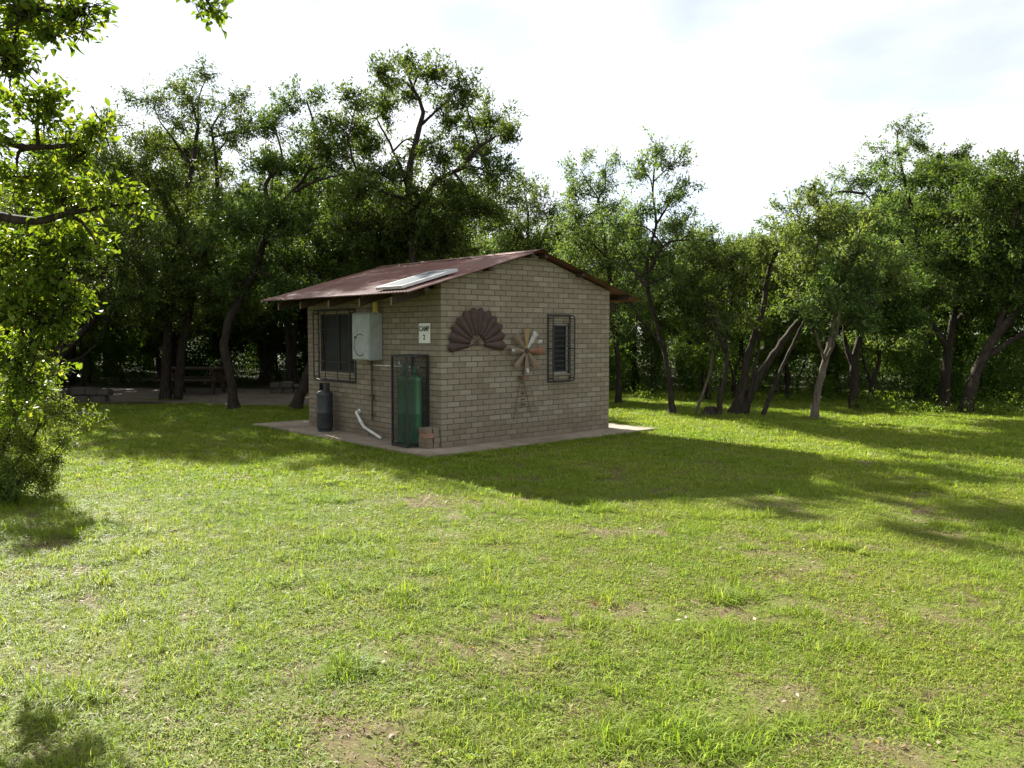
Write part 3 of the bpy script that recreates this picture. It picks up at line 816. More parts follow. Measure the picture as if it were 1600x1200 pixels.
b.box(-.105, .045, -.06, .05, zt - .012, zt, .003); b.box(-.08, .02, -.05, .045, zt - .05, zt - .012); b.build('platform', M['rust_grey'], t)
b = MB(); top = [(-.08, -.05), (.02, -.05), (-.06, .04), (.0, .04)]; bot = [(-.24, -.06), (.235, -.06), (-.20, .045), (.19, .045)]
for (x0, d0), (x1, d1) in zip(top, bot): b.tube([(x0, d0, zt - .03), (x1, d1, 0)], .0045, 6)
for s in (.22, .42, .62, .82):
    q = [(x0 + (x1-x0)*s, d0 + (d1-d0)*s, (zt - .03)*(1 - s)) for (x0, d0), (x1, d1) in zip(top, bot)]
    for i, j in ((0, 1), (2, 3), (0, 2), (1, 3)): b.tube([q[i], q[j]], .003, 5)
b.build('tower', M['rust_grey'], t)
b = MB()
for s in (.12, .24, .36, .5, .62): zz = (zt - .03)*(1 - s); b.box(-.045 - .02*s, -.0 + .05*s, .02, .03, zz - .008, zz + .008)
b.build('ladder_rung', M['rust'], t)
TREES = {
  'left_bent': dict(leaf=0.08, dens=1.0,
    stems=[(0.135, 0.09, [(-6.18,18.4,-0.05), (-6.22,18.42,0.57), (-6.35,18.43,1.35), (-6.28,18.45,1.91), (-5.99,18.46,2.48), (-5.68,18.48,3.11), (-5.43,18.49,3.81), (-5.28,18.51,4.37)]), (0.075, 0.02, [(-5.25,18.4,4.29), (-5.43,18.56,4.94), (-5.11,18.73,5.53), (-5.29,18.89,6.26)]), (0.075, 0.02, [(-5.25,18.4,4.29), (-4.83,18.41,4.77), (-4.47,18.41,5.19), (-4.29,18.42,6.01), (-4.45,18.42,6.7)]), (0.05, 0.02, [(-4.82,18.4,4.74), (-4.29,18.23,4.95), (-3.63,18.06,5.09)])],
    clumps=[(-5.34,19.1,6.39,0.66,0.51), (-4.6,18.47,6.64,0.6,0.43), (-4.03,18.06,5.86,0.58,0.44), (-5.23,17.91,5.29,0.48,0.34), (-4.51,18.86,5.48,0.55,0.36), (-4.05,19.41,5.38,0.57,0.3), (-5.79,18.57,4.31,0.71,0.57), (-4.83,17.64,4.05,0.68,0.52), (-4.28,17.81,3.8,0.68,0.52), (-5.92,19.39,3.4,0.89,0.6), (-4.81,18.53,3.18,0.86,0.57), (-5.94,17.33,3.94,0.67,0.53), (-6.03,18.35,2.82,0.64,0.42), (-4.74,17.68,2.65,0.68,0.38)]),
  'left_double': dict(leaf=0.08, dens=0.95,
    stems=[(0.165, 0.05, [(-8.78,21,-0.05), (-8.69,21.01,1.38), (-8.62,21.02,2.34), (-8.43,21.03,3.62), (-8.29,21.04,4.89), (-7.99,21.05,5.77), (-7.81,21.06,6.79)]), (0.15, 0.04, [(-8.47,21,0.03), (-8.29,20.96,1.38), (-8.01,20.91,2.5), (-7.65,20.87,3.61), (-7.33,20.82,5.02), (-7.28,20.78,5.79), (-7.37,20.74,6.71)]), (0.06, 0.02, [(-7.96,21,5.8), (-8.29,21.04,6.31), (-8.77,21.09,6.95)]), (0.07, 0.03, [(-8.04,21,2.5), (-8.75,20.82,3.29), (-9.19,20.63,4.37)])],
    clumps=[(-8.86,20.95,7.38,0.73,0.45), (-7.76,20.56,7.43,0.76,0.55), (-7.63,21.31,8.14,0.46,0.33), (-7.1,21.62,7.56,0.7,0.58), (-6.05,19.77,6.7,0.58,0.53), (-8.26,20.81,6.88,0.77,0.45), (-6.83,20.27,6.37,0.7,0.44), (-9.01,20.87,6.2,0.8,0.61), (-8.38,20.04,4.97,0.92,0.74), (-7.27,21.02,5.21,0.81,0.57), (-9.42,20.97,4.65,0.81,0.77), (-8.24,20.77,3.99,1.12,0.8), (-6.94,20.22,3.63,0.93,0.75), (-9.18,20.7,3.12,0.96,0.76), (-7.72,20.18,2.78,1.09,0.62), (-6.73,19.99,2.62,0.92,0.62), (-8.93,21.17,2.19,0.98,0.49)]),
  'lean_by_house': dict(leaf=0.08, dens=1.1,
    stems=[(0.15, 0.07, [(-4.82,18.4,-0.05), (-4.61,18.41,0.57), (-4.36,18.43,1.28), (-4.17,18.44,1.98), (-3.95,18.46,2.83), (-3.66,18.47,3.6)]), (0.06, 0.03, [(-4.16,18.4,1.98), (-4.36,18.36,2.68), (-4.48,18.32,3.24)])],
    clumps=[(-3.69,18.65,4.32,0.65,0.5), (-3.24,17.69,3.59,0.68,0.49), (-4.09,18.5,3.6,0.68,0.51), (-2.74,18.01,4.03,0.76,0.55), (-2.95,18.41,3.45,0.78,0.42), (-4.22,18.42,2.96,0.64,0.4)]),
  'tall_behind_house': dict(leaf=0.08, dens=1.0,
    stems=[(0.15, 0.03, [(-2.14,17.3,-0.05), (-2.12,17.29,1.96), (-2.04,17.27,3.28), (-2.1,17.26,4.45), (-2.09,17.25,5.09), (-1.89,17.23,5.86), (-1.82,17.22,6.24), (-2.07,17.21,6.81)]), (0.075, 0.025, [(-2.07,17.3,4.13), (-1.56,17.11,4.75), (-1.03,16.91,5), (-0.7,16.72,5.34), (-0.31,16.52,5.54)]), (0.055, 0.02, [(-2.1,17.3,4.59), (-2.51,17.65,5.57), (-2.88,17.99,6.25)]), (0.055, 0.02, [(-2.1,17.3,4.43), (-2.6,17.08,4.55), (-3.07,16.86,4.89), (-3.27,16.64,5.66)]), (0.045, 0.02, [(-1.87,17.3,5.94), (-1.46,17.58,6.4), (-1.14,17.85,6.81)])],
    clumps=[(-2.16,17.97,7.34,0.58,0.3), (-2.46,16.31,6.58,0.43,0.28), (-1.54,17,6.84,0.52,0.29), (-0.97,16.54,6.31,0.53,0.36), (-2.11,18.61,6.89,0.57,0.26), (-1.35,17.81,6.14,0.58,0.33), (-0.55,19.11,6.46,0.62,0.5), (-0.11,17.88,5.83,0.39,0.28), (-0.82,18.06,5.55,0.64,0.31), (-2.8,18.06,6.49,0.56,0.39), (-3.06,16.75,6.24,0.41,0.34), (-3.35,17.24,5.86,0.5,0.42), (-3.23,18.52,5.73,0.66,0.4), (-3.6,16.94,5.25,0.52,0.42), (-2.65,17.47,4.98,0.74,0.38), (-1.25,17.28,4.61,0.61,0.4), (-0.47,17.85,5.05,0.63,0.49), (-0.77,16.97,4.15,0.78,0.47), (-1.96,17.16,4.11,0.86,0.53), (-2.67,17.52,3.94,0.88,0.54), (-1.46,17.39,3.58,0.8,0.51), (-3.01,16.52,4.46,0.58,0.33), (-1.99,18.11,5.6,0.42,0.25), (-1.34,16.12,5.05,0.37,0.25)]),
  'dark_bush_behind_roof': dict(leaf=0.07, dens=1.5,
    stems=[(0.15, 0.06, [(-2.82,19.2,-0.05), (-2.78,19.24,1.4), (-2.73,19.29,2.58), (-2.69,19.33,3.47), (-2.58,19.38,4.35)])],
    clumps=[(-2.69,18.63,4.81,0.64,0.43), (-2.39,19.63,4.31,0.91,0.57), (-3.19,19.04,4.16,0.73,0.56), (-2.58,18.77,3.63,0.87,0.46), (-1.71,18.7,3.98,0.72,0.55), (-3.55,19.39,3.69,0.67,0.42)]),
  'mid_behind_ridge': dict(leaf=0.08, dens=1.0,
    stems=[(0.14, 0.04, [(0.56,24,-0.05), (0.51,24.01,2.98), (0.46,24.02,5.17)]), (0.06, 0.03, [(0.51,24,3.53), (0.91,23.98,4.44), (1.09,23.97,5.16)])],
    clumps=[(0.41,24.31,5.94,0.67,0.49), (0.89,23.39,5.08,0.76,0.61), (0,23.84,4.78,0.92,0.66), (-0.36,24,5.7,0.59,0.55), (1.3,23.77,4.41,0.59,0.51), (0.55,23.97,4.26,1.11,0.59), (1.7,24.68,3.96,0.76,0.57)]),
  'slender_right_of_house': dict(leaf=0.07, dens=1.0,
    stems=[(0.088, 0.02, [(3.35,17.36,-0.05), (3.31,17.41,0.63), (3.2,17.46,1.3), (3.02,17.51,1.97), (2.85,17.56,2.64), (2.86,17.61,3.31), (3.03,17.67,3.98), (2.96,17.72,4.66), (3.03,17.77,5.33)]), (0.045, 0.015, [(2.83,17.36,2.96), (3.15,17.22,3.51), (3.62,17.08,3.6)]), (0.05, 0.015, [(2.82,17.36,2.63), (2.55,17.75,3.05), (2.33,18.14,3.57)]), (0.035, 0.015, [(3.16,17.36,1.37), (2.69,17.11,1.9), (2.36,16.86,1.67)]), (0.03, 0.012, [(2.98,17.36,3.94), (3.35,17.62,4.51), (3.53,17.88,4.95)])],
    clumps=[(2.98,17.47,5.5,0.4,0.27), (3.28,17.17,5.11,0.45,0.32), (3.55,17.17,4.69,0.26,0.21), (2.59,17.07,4.91,0.45,0.34), (3.19,17.15,4.46,0.45,0.32), (2.65,17.43,4.21,0.48,0.38), (3.43,17.21,3.95,0.4,0.24), (3.81,17.4,3.55,0.29,0.19), (3.18,18.13,3.61,0.56,0.28), (2.55,17.56,3.41,0.49,0.35), (2.1,16.72,3.86,0.39,0.39), (2.76,18.07,2.91,0.5,0.28), (3.34,17.5,3.03,0.4,0.19)]),
  'pale_crown_right_of_roof': dict(leaf=0.07, dens=1.0,
    stems=[(0.1, 0.03, [(2.55,19.7,-0.05), (2.52,19.69,0.79), (2.45,19.68,1.7), (2.33,19.67,2.75), (2.17,19.66,3.8), (2.02,19.65,4.83)]), (0.05, 0.02, [(2.34,19.7,2.75), (2.74,19.35,2.44), (2.91,18.99,1.99)])],
    clumps=[(1.61,19.71,5.51,0.52,0.39), (2.16,19.49,5.36,0.48,0.45), (1.81,19.48,4.66,0.66,0.54), (1.37,19.35,4.93,0.36,0.45), (2.37,19.72,4.47,0.55,0.55), (1.68,20.07,3.87,0.68,0.56), (2.39,19.59,3.34,0.6,0.54), (1.44,19.85,4.26,0.46,0.55), (2.88,20.35,2.48,0.56,0.44), (2.44,19.28,1.92,0.59,0.44)]),
  'pale_thin_leaning': dict(leaf=0.07, dens=0.8,
    stems=[(0.045, 0.022, [(3.74,17.1,-0.05), (3.93,17.17,0.38), (4.09,17.24,0.84), (4.17,17.31,1.17), (4.24,17.38,1.7)])],
    clumps=[(4.32,17.02,1.44,0.34,0.16), (4.07,16.84,1.96,0.49,0.32)]),
  'small_forked': dict(leaf=0.065, dens=1.0,
    stems=[(0.07, 0.03, [(4.21,16.8,-0.05), (4.23,16.84,0.4), (4.33,16.88,0.79), (4.37,16.91,1.18), (4.34,16.95,1.57), (4.45,16.99,2.22), (4.56,17.03,2.87)]), (0.05, 0.02, [(4.3,16.8,1.38), (4.06,16.8,1.96), (3.86,16.8,2.6)])],
    clumps=[(4.01,16.95,3.12,0.55,0.34), (4.31,16.61,3.19,0.46,0.26), (3.6,16.82,2.6,0.62,0.39), (4.31,17.05,2.61,0.63,0.42), (4.78,16.9,2.86,0.47,0.42), (3.8,17.1,2.03,0.59,0.34), (4.55,16.96,1.99,0.55,0.34), (3.41,16.97,2.35,0.42,0.37)]),
  'big_leaning': dict(leaf=0.085, dens=1.0,
    stems=[(0.125, 0.05, [(4.57,17.1,-0.05), (4.74,17.08,0.52), (4.83,17.07,1.18), (4.97,17.05,1.7), (5.12,17.03,2.22), (5.2,17.02,2.87), (5.38,17,3.38)]), (0.13, 0.05, [(4.7,17.1,-0.01), (5.07,17.11,0.78), (5.46,17.12,1.37), (5.91,17.13,1.96), (6.3,17.14,2.42), (6.69,17.15,2.68), (7.15,17.16,3.07)]), (0.06, 0.03, [(5.9,17.1,1.96), (6.15,17.41,2.63), (6.43,17.72,3.32)]), (0.07, 0.03, [(4.84,17.1,-0.04), (4.88,17.02,0.49), (4.98,16.94,1.18), (5.04,16.86,1.96)])],
    clumps=[(5.19,16.51,3.58,0.53,0.33), (5,16.88,3.22,0.47,0.39), (5.93,17.61,3.98,0.62,0.46), (6.43,17.5,3.94,0.62,0.48), (5.94,18.09,3.11,0.7,0.47), (6.4,17.11,3.16,0.72,0.5), (6.67,16.17,3.18,0.68,0.5), (6.46,18.34,2.61,0.71,0.37), (7.22,17.8,2.58,0.75,0.41), (7.31,16.42,2.7,0.58,0.45), (6.4,17.98,4.54,0.5,0.3), (6.8,17.12,4.02,0.61,0.45)]),
  'thin_leaning': dict(leaf=0.08, dens=1.0,
    stems=[(0.06, 0.03, [(5.02,16.7,-0.05), (5.23,16.74,0.48), (5.45,16.79,0.99), (5.66,16.83,1.44), (5.89,16.87,1.89), (6.16,16.92,2.24)])],
    clumps=[(5.66,16.59,2.11,0.41,0.26), (6.12,16.57,2.36,0.46,0.28)]),
  'pale_trunk_forked': dict(leaf=0.08, dens=1.0,
    stems=[(0.092, 0.045, [(5.88,16.2,-0.05), (5.97,16.2,0.58), (6.08,16.2,1.08), (6.16,16.2,1.45), (6.24,16.2,1.95), (6.27,16.19,2.5)]), (0.04, 0.02, [(6.11,16.2,1.13), (5.87,15.84,1.4), (5.61,15.48,1.76)]), (0.045, 0.02, [(6.13,16.2,1.18), (6.15,15.83,1.64), (6.07,15.47,2.08)])],
    clumps=[(6.29,16.13,2.69,0.65,0.37), (6.81,16.1,2.34,0.59,0.4), (5.99,15.97,2.31,0.47,0.32), (6.61,16.26,1.95,0.58,0.3), (5.94,16.48,1.89,0.33,0.23)]),
  'dark_forked': dict(leaf=0.085, dens=1.2,
    stems=[(0.125, 0.07, [(7.56,18.4,-0.05), (7.59,18.4,0.57), (7.57,18.4,1.06), (7.67,18.4,1.56), (7.71,18.4,2.26)]), (0.075, 0.04, [(7.56,18.4,0.96), (7.41,18.48,1.42), (7.36,18.56,2.06)])],
    clumps=[(7.57,17.99,2.66,0.76,0.55), (8.47,18.44,2.52,0.78,0.57), (7.8,18.15,1.98,0.7,0.39), (7.1,18.18,2.26,0.56,0.42), (8.33,17.81,1.9,0.55,0.36)]),
  'reddish_slender': dict(leaf=0.08, dens=1.0,
    stems=[(0.07, 0.04, [(8.34,19.3,-0.05), (8.34,19.22,0.52), (8.43,19.14,0.96), (8.43,19.06,1.7)]), (0.045, 0.025, [(8.38,19.3,0.44), (8.19,19.34,0.96), (8.11,19.38,1.55)])],
    clumps=[(8.49,19.06,1.41,0.59,0.35), (9.03,19.53,1.7,0.69,0.42), (8.59,19.64,1.85,0.6,0.39)]),
  'tallest_right': dict(leaf=0.08, dens=1.0,
    stems=[(0.18, 0.03, [(10.37,21,-0.05), (10.43,21.01,1.05), (10.49,21.03,2.02), (10.3,21.04,3.15), (10.11,21.06,4.42), (9.79,21.07,5.53), (9.61,21.09,6.48)]), (0.07, 0.02, [(10.27,21,3.3), (9.6,21.36,4.46), (9.08,21.73,5.33)]), (0.06, 0.02, [(10.19,21,3.78), (10.54,20.84,4.71), (10.52,20.67,5.3)]), (0.05, 0.02, [(8.78,21,5.17), (8.12,20.95,5.2), (7.79,20.91,4.95)])],
    clumps=[(9.62,20.91,6.75,0.51,0.29), (10.13,20.83,6.3,0.54,0.24), (9.34,20.96,6.14,0.68,0.42), (9.67,22.35,5.6,0.72,0.45), (9.04,22.45,5.62,0.62,0.48), (7.84,20.62,4.86,0.54,0.32), (9.57,20.33,5.4,0.72,0.47), (10.25,22.45,4.94,0.95,0.62), (10.21,20.29,5.09,0.56,0.53), (8.78,20.58,4.39,0.87,0.57), (10.26,21.03,4.13,0.89,0.58), (9.79,21.35,3.49,1.07,0.62), (11.3,21.75,3.36,0.77,0.64), (10.43,21.28,2.51,0.98,0.65)]),
  'flat_topped_right': dict(leaf=0.08, dens=1.1,
    stems=[(0.14, 0.05, [(9.89,19,-0.05), (9.94,19,1.12), (10.03,19,1.99), (10.17,19,2.86), (10.11,19,3.72), (10.03,19,4.87)]), (0.1, 0.04, [(10,19,1.85), (10.74,19.34,2.44), (11.21,19.68,3.05)]), (0.09, 0.04, [(9.93,19,1.34), (9.35,18.76,2.13), (9.07,18.52,2.83)])],
    clumps=[(10.36,19.75,5.84,0.46,0.21), (10.12,18.99,5.15,0.56,0.38), (9.41,18.46,5.31,0.37,0.17), (10.07,18.58,4.35,0.66,0.49), (9.99,19.58,4.35,0.57,0.54), (9.75,18.78,3.42,0.66,0.52), (10.17,18.2,3.36,0.64,0.5), (9.34,18.77,2.63,0.79,0.58), (10.48,19,2.43,0.7,0.53), (11.33,19.48,2.67,0.54,0.42)]),
  'leaning_right_edge': dict(leaf=0.08, dens=1.1,
    stems=[(0.17, 0.08, [(9.6,17.6,-0.05), (9.75,17.58,0.62), (9.93,17.56,1.16), (10.23,17.54,1.7), (10.61,17.52,2.17), (11.05,17.5,2.64)]), (0.11, 0.05, [(9.95,17.6,1.13), (10.47,17.58,1.5), (10.98,17.55,1.81)]), (0.09, 0.04, [(10.24,17.6,1.67), (10.42,17.65,2.24), (10.72,17.71,2.92), (10.69,17.76,3.86)])],
    clumps=[(9.99,17.32,4.85,0.61,0.37), (9.86,17.52,4.33,0.62,0.46), (11.03,18.32,4.62,0.65,0.51), (10.88,18.3,3.79,0.77,0.51), (10.31,17.95,3.07,0.64,0.5), (11.01,17.73,2.92,0.75,0.61), (11.56,18.06,3.9,0.76,0.63), (10.38,17.54,5.18,0.49,0.24), (11.27,17.56,4.83,0.68,0.49), (11.37,17.25,2.23,0.8,0.6), (10.65,17.6,2.37,0.54,0.32)]),
  'leftmost_leaning': dict(leaf=0.08, dens=0.9,
    stems=[(0.15, 0.07, [(-11.06,19.8,-0.05), (-10.92,19.8,0.63), (-10.74,19.8,1.09), (-10.31,19.8,1.58), (-9.87,19.8,2.15), (-9.68,19.8,3.21)]), (0.06, 0.03, [(-10.79,19.8,0.97), (-10.12,19.48,1.1), (-9.57,19.17,1.41)]), (0.08, 0.04, [(-10.66,19.8,1.21), (-10.94,19.94,2.01), (-10.9,20.08,3.08), (-10.61,20.22,4.62)])],
    clumps=[(-11.01,20.74,5.94,0.93,0.8), (-10.06,20.78,6.64,0.77,0.51), (-9.71,19.66,4.98,0.88,0.76), (-11.03,20.67,3.98,1.19,0.87), (-8.66,18.32,3.65,0.92,0.77), (-8.97,19.87,5.39,0.7,0.67), (-10.64,20.44,2.71,0.94,0.6), (-8.55,18.32,2.54,0.85,0.56), (-10.95,18.94,4.43,0.87,0.87), (-11.97,20.58,2.96,0.95,0.79), (-8.47,19.61,3.2,0.75,0.6)]),
  'near_broadleaf': dict(leaf=0.047, dens=1.0,
    stems=[(0.13, 0.05, [(-5,6.4,-0.05), (-4.9,6.2,1), (-4.7,5.8,2.2), (-4.3,5.2,3.2), (-3.7,4.6,3.8)]), (0.06, 0.012, [(-4.75,5.9,2), (-3.78,5.4,2.48), (-2.95,5.1,2.38), (-2.59,5,2.42), (-2.22,5,2.47)]), (0.05, 0.012, [(-4.6,5.7,2.4), (-3.19,4.9,2.81), (-2.76,4.8,2.75), (-2.4,4.8,2.77)]), (0.05, 0.012, [(-4.8,6,1.6), (-3.74,5.5,2.12), (-3.12,5.3,2.02), (-2.67,5.2,1.96)]), (0.05, 0.015, [(-4,4.9,3.5), (-2.83,4.3,3.47), (-2.27,4.1,3.26), (-2.01,4,3.21)]), (0.04, 0.008, [(-3.8,4.7,3.7), (-2.27,4,3.58), (-1.64,3.8,3.43), (-1.39,3.8,3.27), (-1.35,3.8,3.16)]), (0.04, 0.015, [(-4.85,6.1,1.1), (-3.68,5.5,1.53), (-3.15,5.25,1.54), (-2.85,5.15,1.56)])],
    clumps=[(-2.35,4.1,3.22,0.19,0.16), (-2.25,4.1,3.16,0.13,0.11), (-2.02,4,3.21,0.1,0.09), (-2.09,4,3.17,0.13,0.11), (-2.54,4.3,3.04,0.18,0.15), (-2.81,4.4,3.22,0.24,0.2), (-2.63,4.7,2.89,0.22,0.19), (-2.45,4.8,2.73,0.18,0.16), (-2.32,4.8,2.86,0.11,0.09), (-2.88,4.9,2.63,0.26,0.22), (-2.64,5,2.5,0.24,0.2), (-2.36,5,2.53,0.15,0.12), (-2.26,5,2.44,0.08,0.07), (-2.96,5.2,2.21,0.28,0.24), (-2.63,5.1,2.19,0.17,0.15), (-2.46,5,2.21,0.1,0.08), (-2.99,5.1,1.86,0.24,0.21), (-2.77,5.2,1.9,0.17,0.14), (-2.67,5.2,2,0.1,0.08), (-3.12,5.2,1.54,0.21,0.18), (-2.89,5.15,1.62,0.15,0.13), (-3.29,5,2.91,0.31,0.26), (-3.55,5.3,2.38,0.29,0.24), (-1.37,3.8,3.17,0.03,0.03), (-1.33,3.8,3.13,0.02,0.02), (-3.14,5.3,2.06,0.24,0.21), (-2.84,5.2,2.06,0.18,0.15), (-2.92,5.15,1.78,0.22,0.19), (-3.04,5.2,1.42,0.16,0.14), (-2.74,5.1,1.7,0.11,0.09), (-2.83,5.1,1.48,0.09,0.08), (-3.18,5.25,1.28,0.15,0.12)]),
  'fine_shrub': dict(leaf=0.03, dens=1.0,
    stems=[(0.03, 0.01, [(-5.67,8.9,0), (-5.44,8.9,0.53), (-5.16,8.8,1.02), (-4.95,8.7,1.37)]), (0.025, 0.008, [(-5.47,8.8,0), (-5.12,8.7,0.49), (-4.78,8.6,0.84), (-4.2,8.5,0.86)]), (0.02, 0.008, [(-5.27,8.7,0), (-4.94,8.6,0.3), (-4.61,8.5,0.58)]), (0.02, 0.006, [(-5.8,9,0), (-5.64,9,0.59), (-5.31,8.9,1.43), (-5.16,8.9,1.7)])],
    clumps=[(-5.49,9,0.87,0.25,0.21), (-5.18,8.9,1.01,0.21,0.17), (-4.91,8.7,0.76,0.17,0.15), (-5.24,8.8,0.54,0.27,0.23), (-4.76,8.6,0.4,0.16,0.13), (-4.61,8.5,0.58,0.12,0.1), (-4.94,8.6,0.27,0.21,0.18), (-5.26,8.7,0.25,0.27,0.23), (-4.52,8.5,0.82,0.09,0.08), (-5.05,8.7,0.49,0.17,0.15), (-5.2,8.6,1.14,0.24,0.2), (-4.98,8.5,1.28,0.22,0.19), (-4.76,8.4,1.09,0.17,0.14), (-4.64,8.4,0.92,0.14,0.12), (-4.33,8.5,0.85,0.07,0.06), (-4.2,8.5,0.85,0.05,0.04), (-5.84,9.2,0.49,0.42,0.36), (-5.95,9.3,0.98,0.43,0.36), (-5.14,8.9,1.36,0.21,0.17), (-4.78,8.5,0.15,0.17,0.14)]),
  'bright_herb': dict(leaf=0.05, dens=1.0,
    stems=[(0.012, 0.004, [(-5.07,8.2,-0), (-5.04,8.2,0.24), (-5.01,8.2,0.43)]), (0.012, 0.004, [(-4.97,8.2,-0), (-4.85,8.1,0.22), (-4.81,8.1,0.35)])],
    clumps=[(-5.06,8.2,0.27,0.16,0.14), (-4.84,8.1,0.22,0.12,0.11), (-4.96,8.1,0.12,0.15,0.13), (-5.22,8.2,0.17,0.18,0.15)]),
}

# ------------------------------------------------------------------ trees
def catmull(P, n):
    P = np.asarray(P, float)
    if len(P) == 2: return P[0] + (P[1]-P[0])*np.linspace(0, 1, n)[:, None]
    Q = np.vstack([2*P[0]-P[1], P, 2*P[-1]-P[-2]])
    out = []
    segs = len(P)-1
    for t in np.linspace(0, segs - 1e-6, n):
        i = int(t); f = t - i; p0, p1, p2, p3 = Q[i:i+4]
        out.append(0.5*((2*p1) + (p2-p0)*f + (2*p0-5*p1+4*p2-p3)*f*f + (3*p1-p0-3*p2+p3)*f**3))
    return np.array(out)

class Wood:
    """collects branch tubes of one tree"""
    def __init__(self): self.V = []; self.F = []; self.n = 0
    def tube(self, P, r, seg, rg=None, flare=False):
        P = np.asarray(P, float); n = len(P); r = np.asarray(r, float)
        T = np.gradient(P, axis=0); T /= np.linalg.norm(T, axis=1)[:, None] + 1e-9
        ref = np.array([0.31, 0.95, 0.05]) if abs(T[0, 1]) < 0.8 else np.array([1.0, 0.1, 0.0])
        A = np.cross(T, ref); A /= np.linalg.norm(A, axis=1)[:, None] + 1e-9
        B = np.cross(T, A)
        an = np.linspace(0, 2*np.pi, seg, endpoint=False)
        rad = r[:, None]*np.ones((1, seg))
        if rg is not None and seg > 5:
            ph = rg.uniform(0, 6.28, 3)
            z = np.linspace(0, 1, n)[:, None]
            rad = rad*(1 + 0.10*np.sin(2*an[None]+ph[0]+3*z) + 0.07*np.sin(3*an[None]+ph[1]-7*z) + 0.05*rg.normal(size=rad.shape))
            if flare:
                fl = np.clip(1 - np.arange(n)/3.0, 0, 1)[:, None]**2
                rad = rad*(1 + fl*(0.45 + 0.35*np.sin(4*an[None] + ph[2])))
        V = P[:, None] + A[:, None]*(rad*np.cos(an))[..., None] + B[:, None]*(rad*np.sin(an))[..., None]
        idx = self.n + np.arange(n*seg).reshape(n, seg)
        i0 = idx[:-1]; i1 = idx[1:]
        self.F.append(np.stack([i0, np.roll(i0, -1, 1), np.roll(i1, -1, 1), i1], -1).reshape(-1, 4))
        self.V.append(V.reshape(-1, 3)); self.n += n*seg
    def mesh(self, name, mat): return mesh_np(name, np.concatenate(self.V), np.concatenate(self.F), mat, True)

def leaves(pos, d, up, ln, wd, shape, rg):
    """pos,d: (n,3); diamond (2 tris) or pointed oval (6 faces) leaves"""
    n = len(pos)
    d = d/(np.linalg.norm(d, axis=1)[:, None] + 1e-9)
    s = np.cross(d, up); s /= np.linalg.norm(s, axis=1)[:, None] + 1e-9
    nn = np.cross(s, d)
    ln = ln[:, None]; wd = wd[:, None]
    if shape == 0:
        fold = wd*rg.uniform(-.2, .45, (n, 1))
        Vt = np.stack([pos, pos + d*ln*.5 + s*wd*.5 + nn*fold, pos + d*ln, pos + d*ln*.5 - s*wd*.5 + nn*fold], 1)
        F = (np.arange(n)*4)[:, None] + np.arange(4)[None]
        return Vt.reshape(-1, 3), F
    fold = wd*rg.uniform(.05, .4, (n, 1)); curl = ln*rg.uniform(-.25, .1, (n, 1))
    Vt = np.stack([pos, pos + d*ln*.35 + s*wd*.5 + nn*fold, pos + d*ln*.72 + s*wd*.34 + nn*(fold*.6 + curl*.4), pos + d*ln + nn*curl,
                   pos + d*ln*.72 - s*wd*.34 + nn*(fold*.6 + curl*.4), pos + d*ln*.35 - s*wd*.5 + nn*fold, pos + d*ln*.4, ], 1)
    F = (np.arange(n)*7)[:, None, None] + np.array([[0, 1, 6, 5], [1, 2, 4, 5], [2, 3, 4, 4]])[None]
    q = F[:, :1].reshape(-1, 4)
    base = (np.arange(n)*7)[:, None]
    quads = np.concatenate([base + np.array([[0, 1, 2, 6]]), base + np.array([[0, 6, 4, 5]])])
    tris = np.concatenate([base + np.array([[6, 2, 3]]), base + np.array([[6, 3, 4]])])
    return Vt.reshape(-1, 3), [quads, tris]

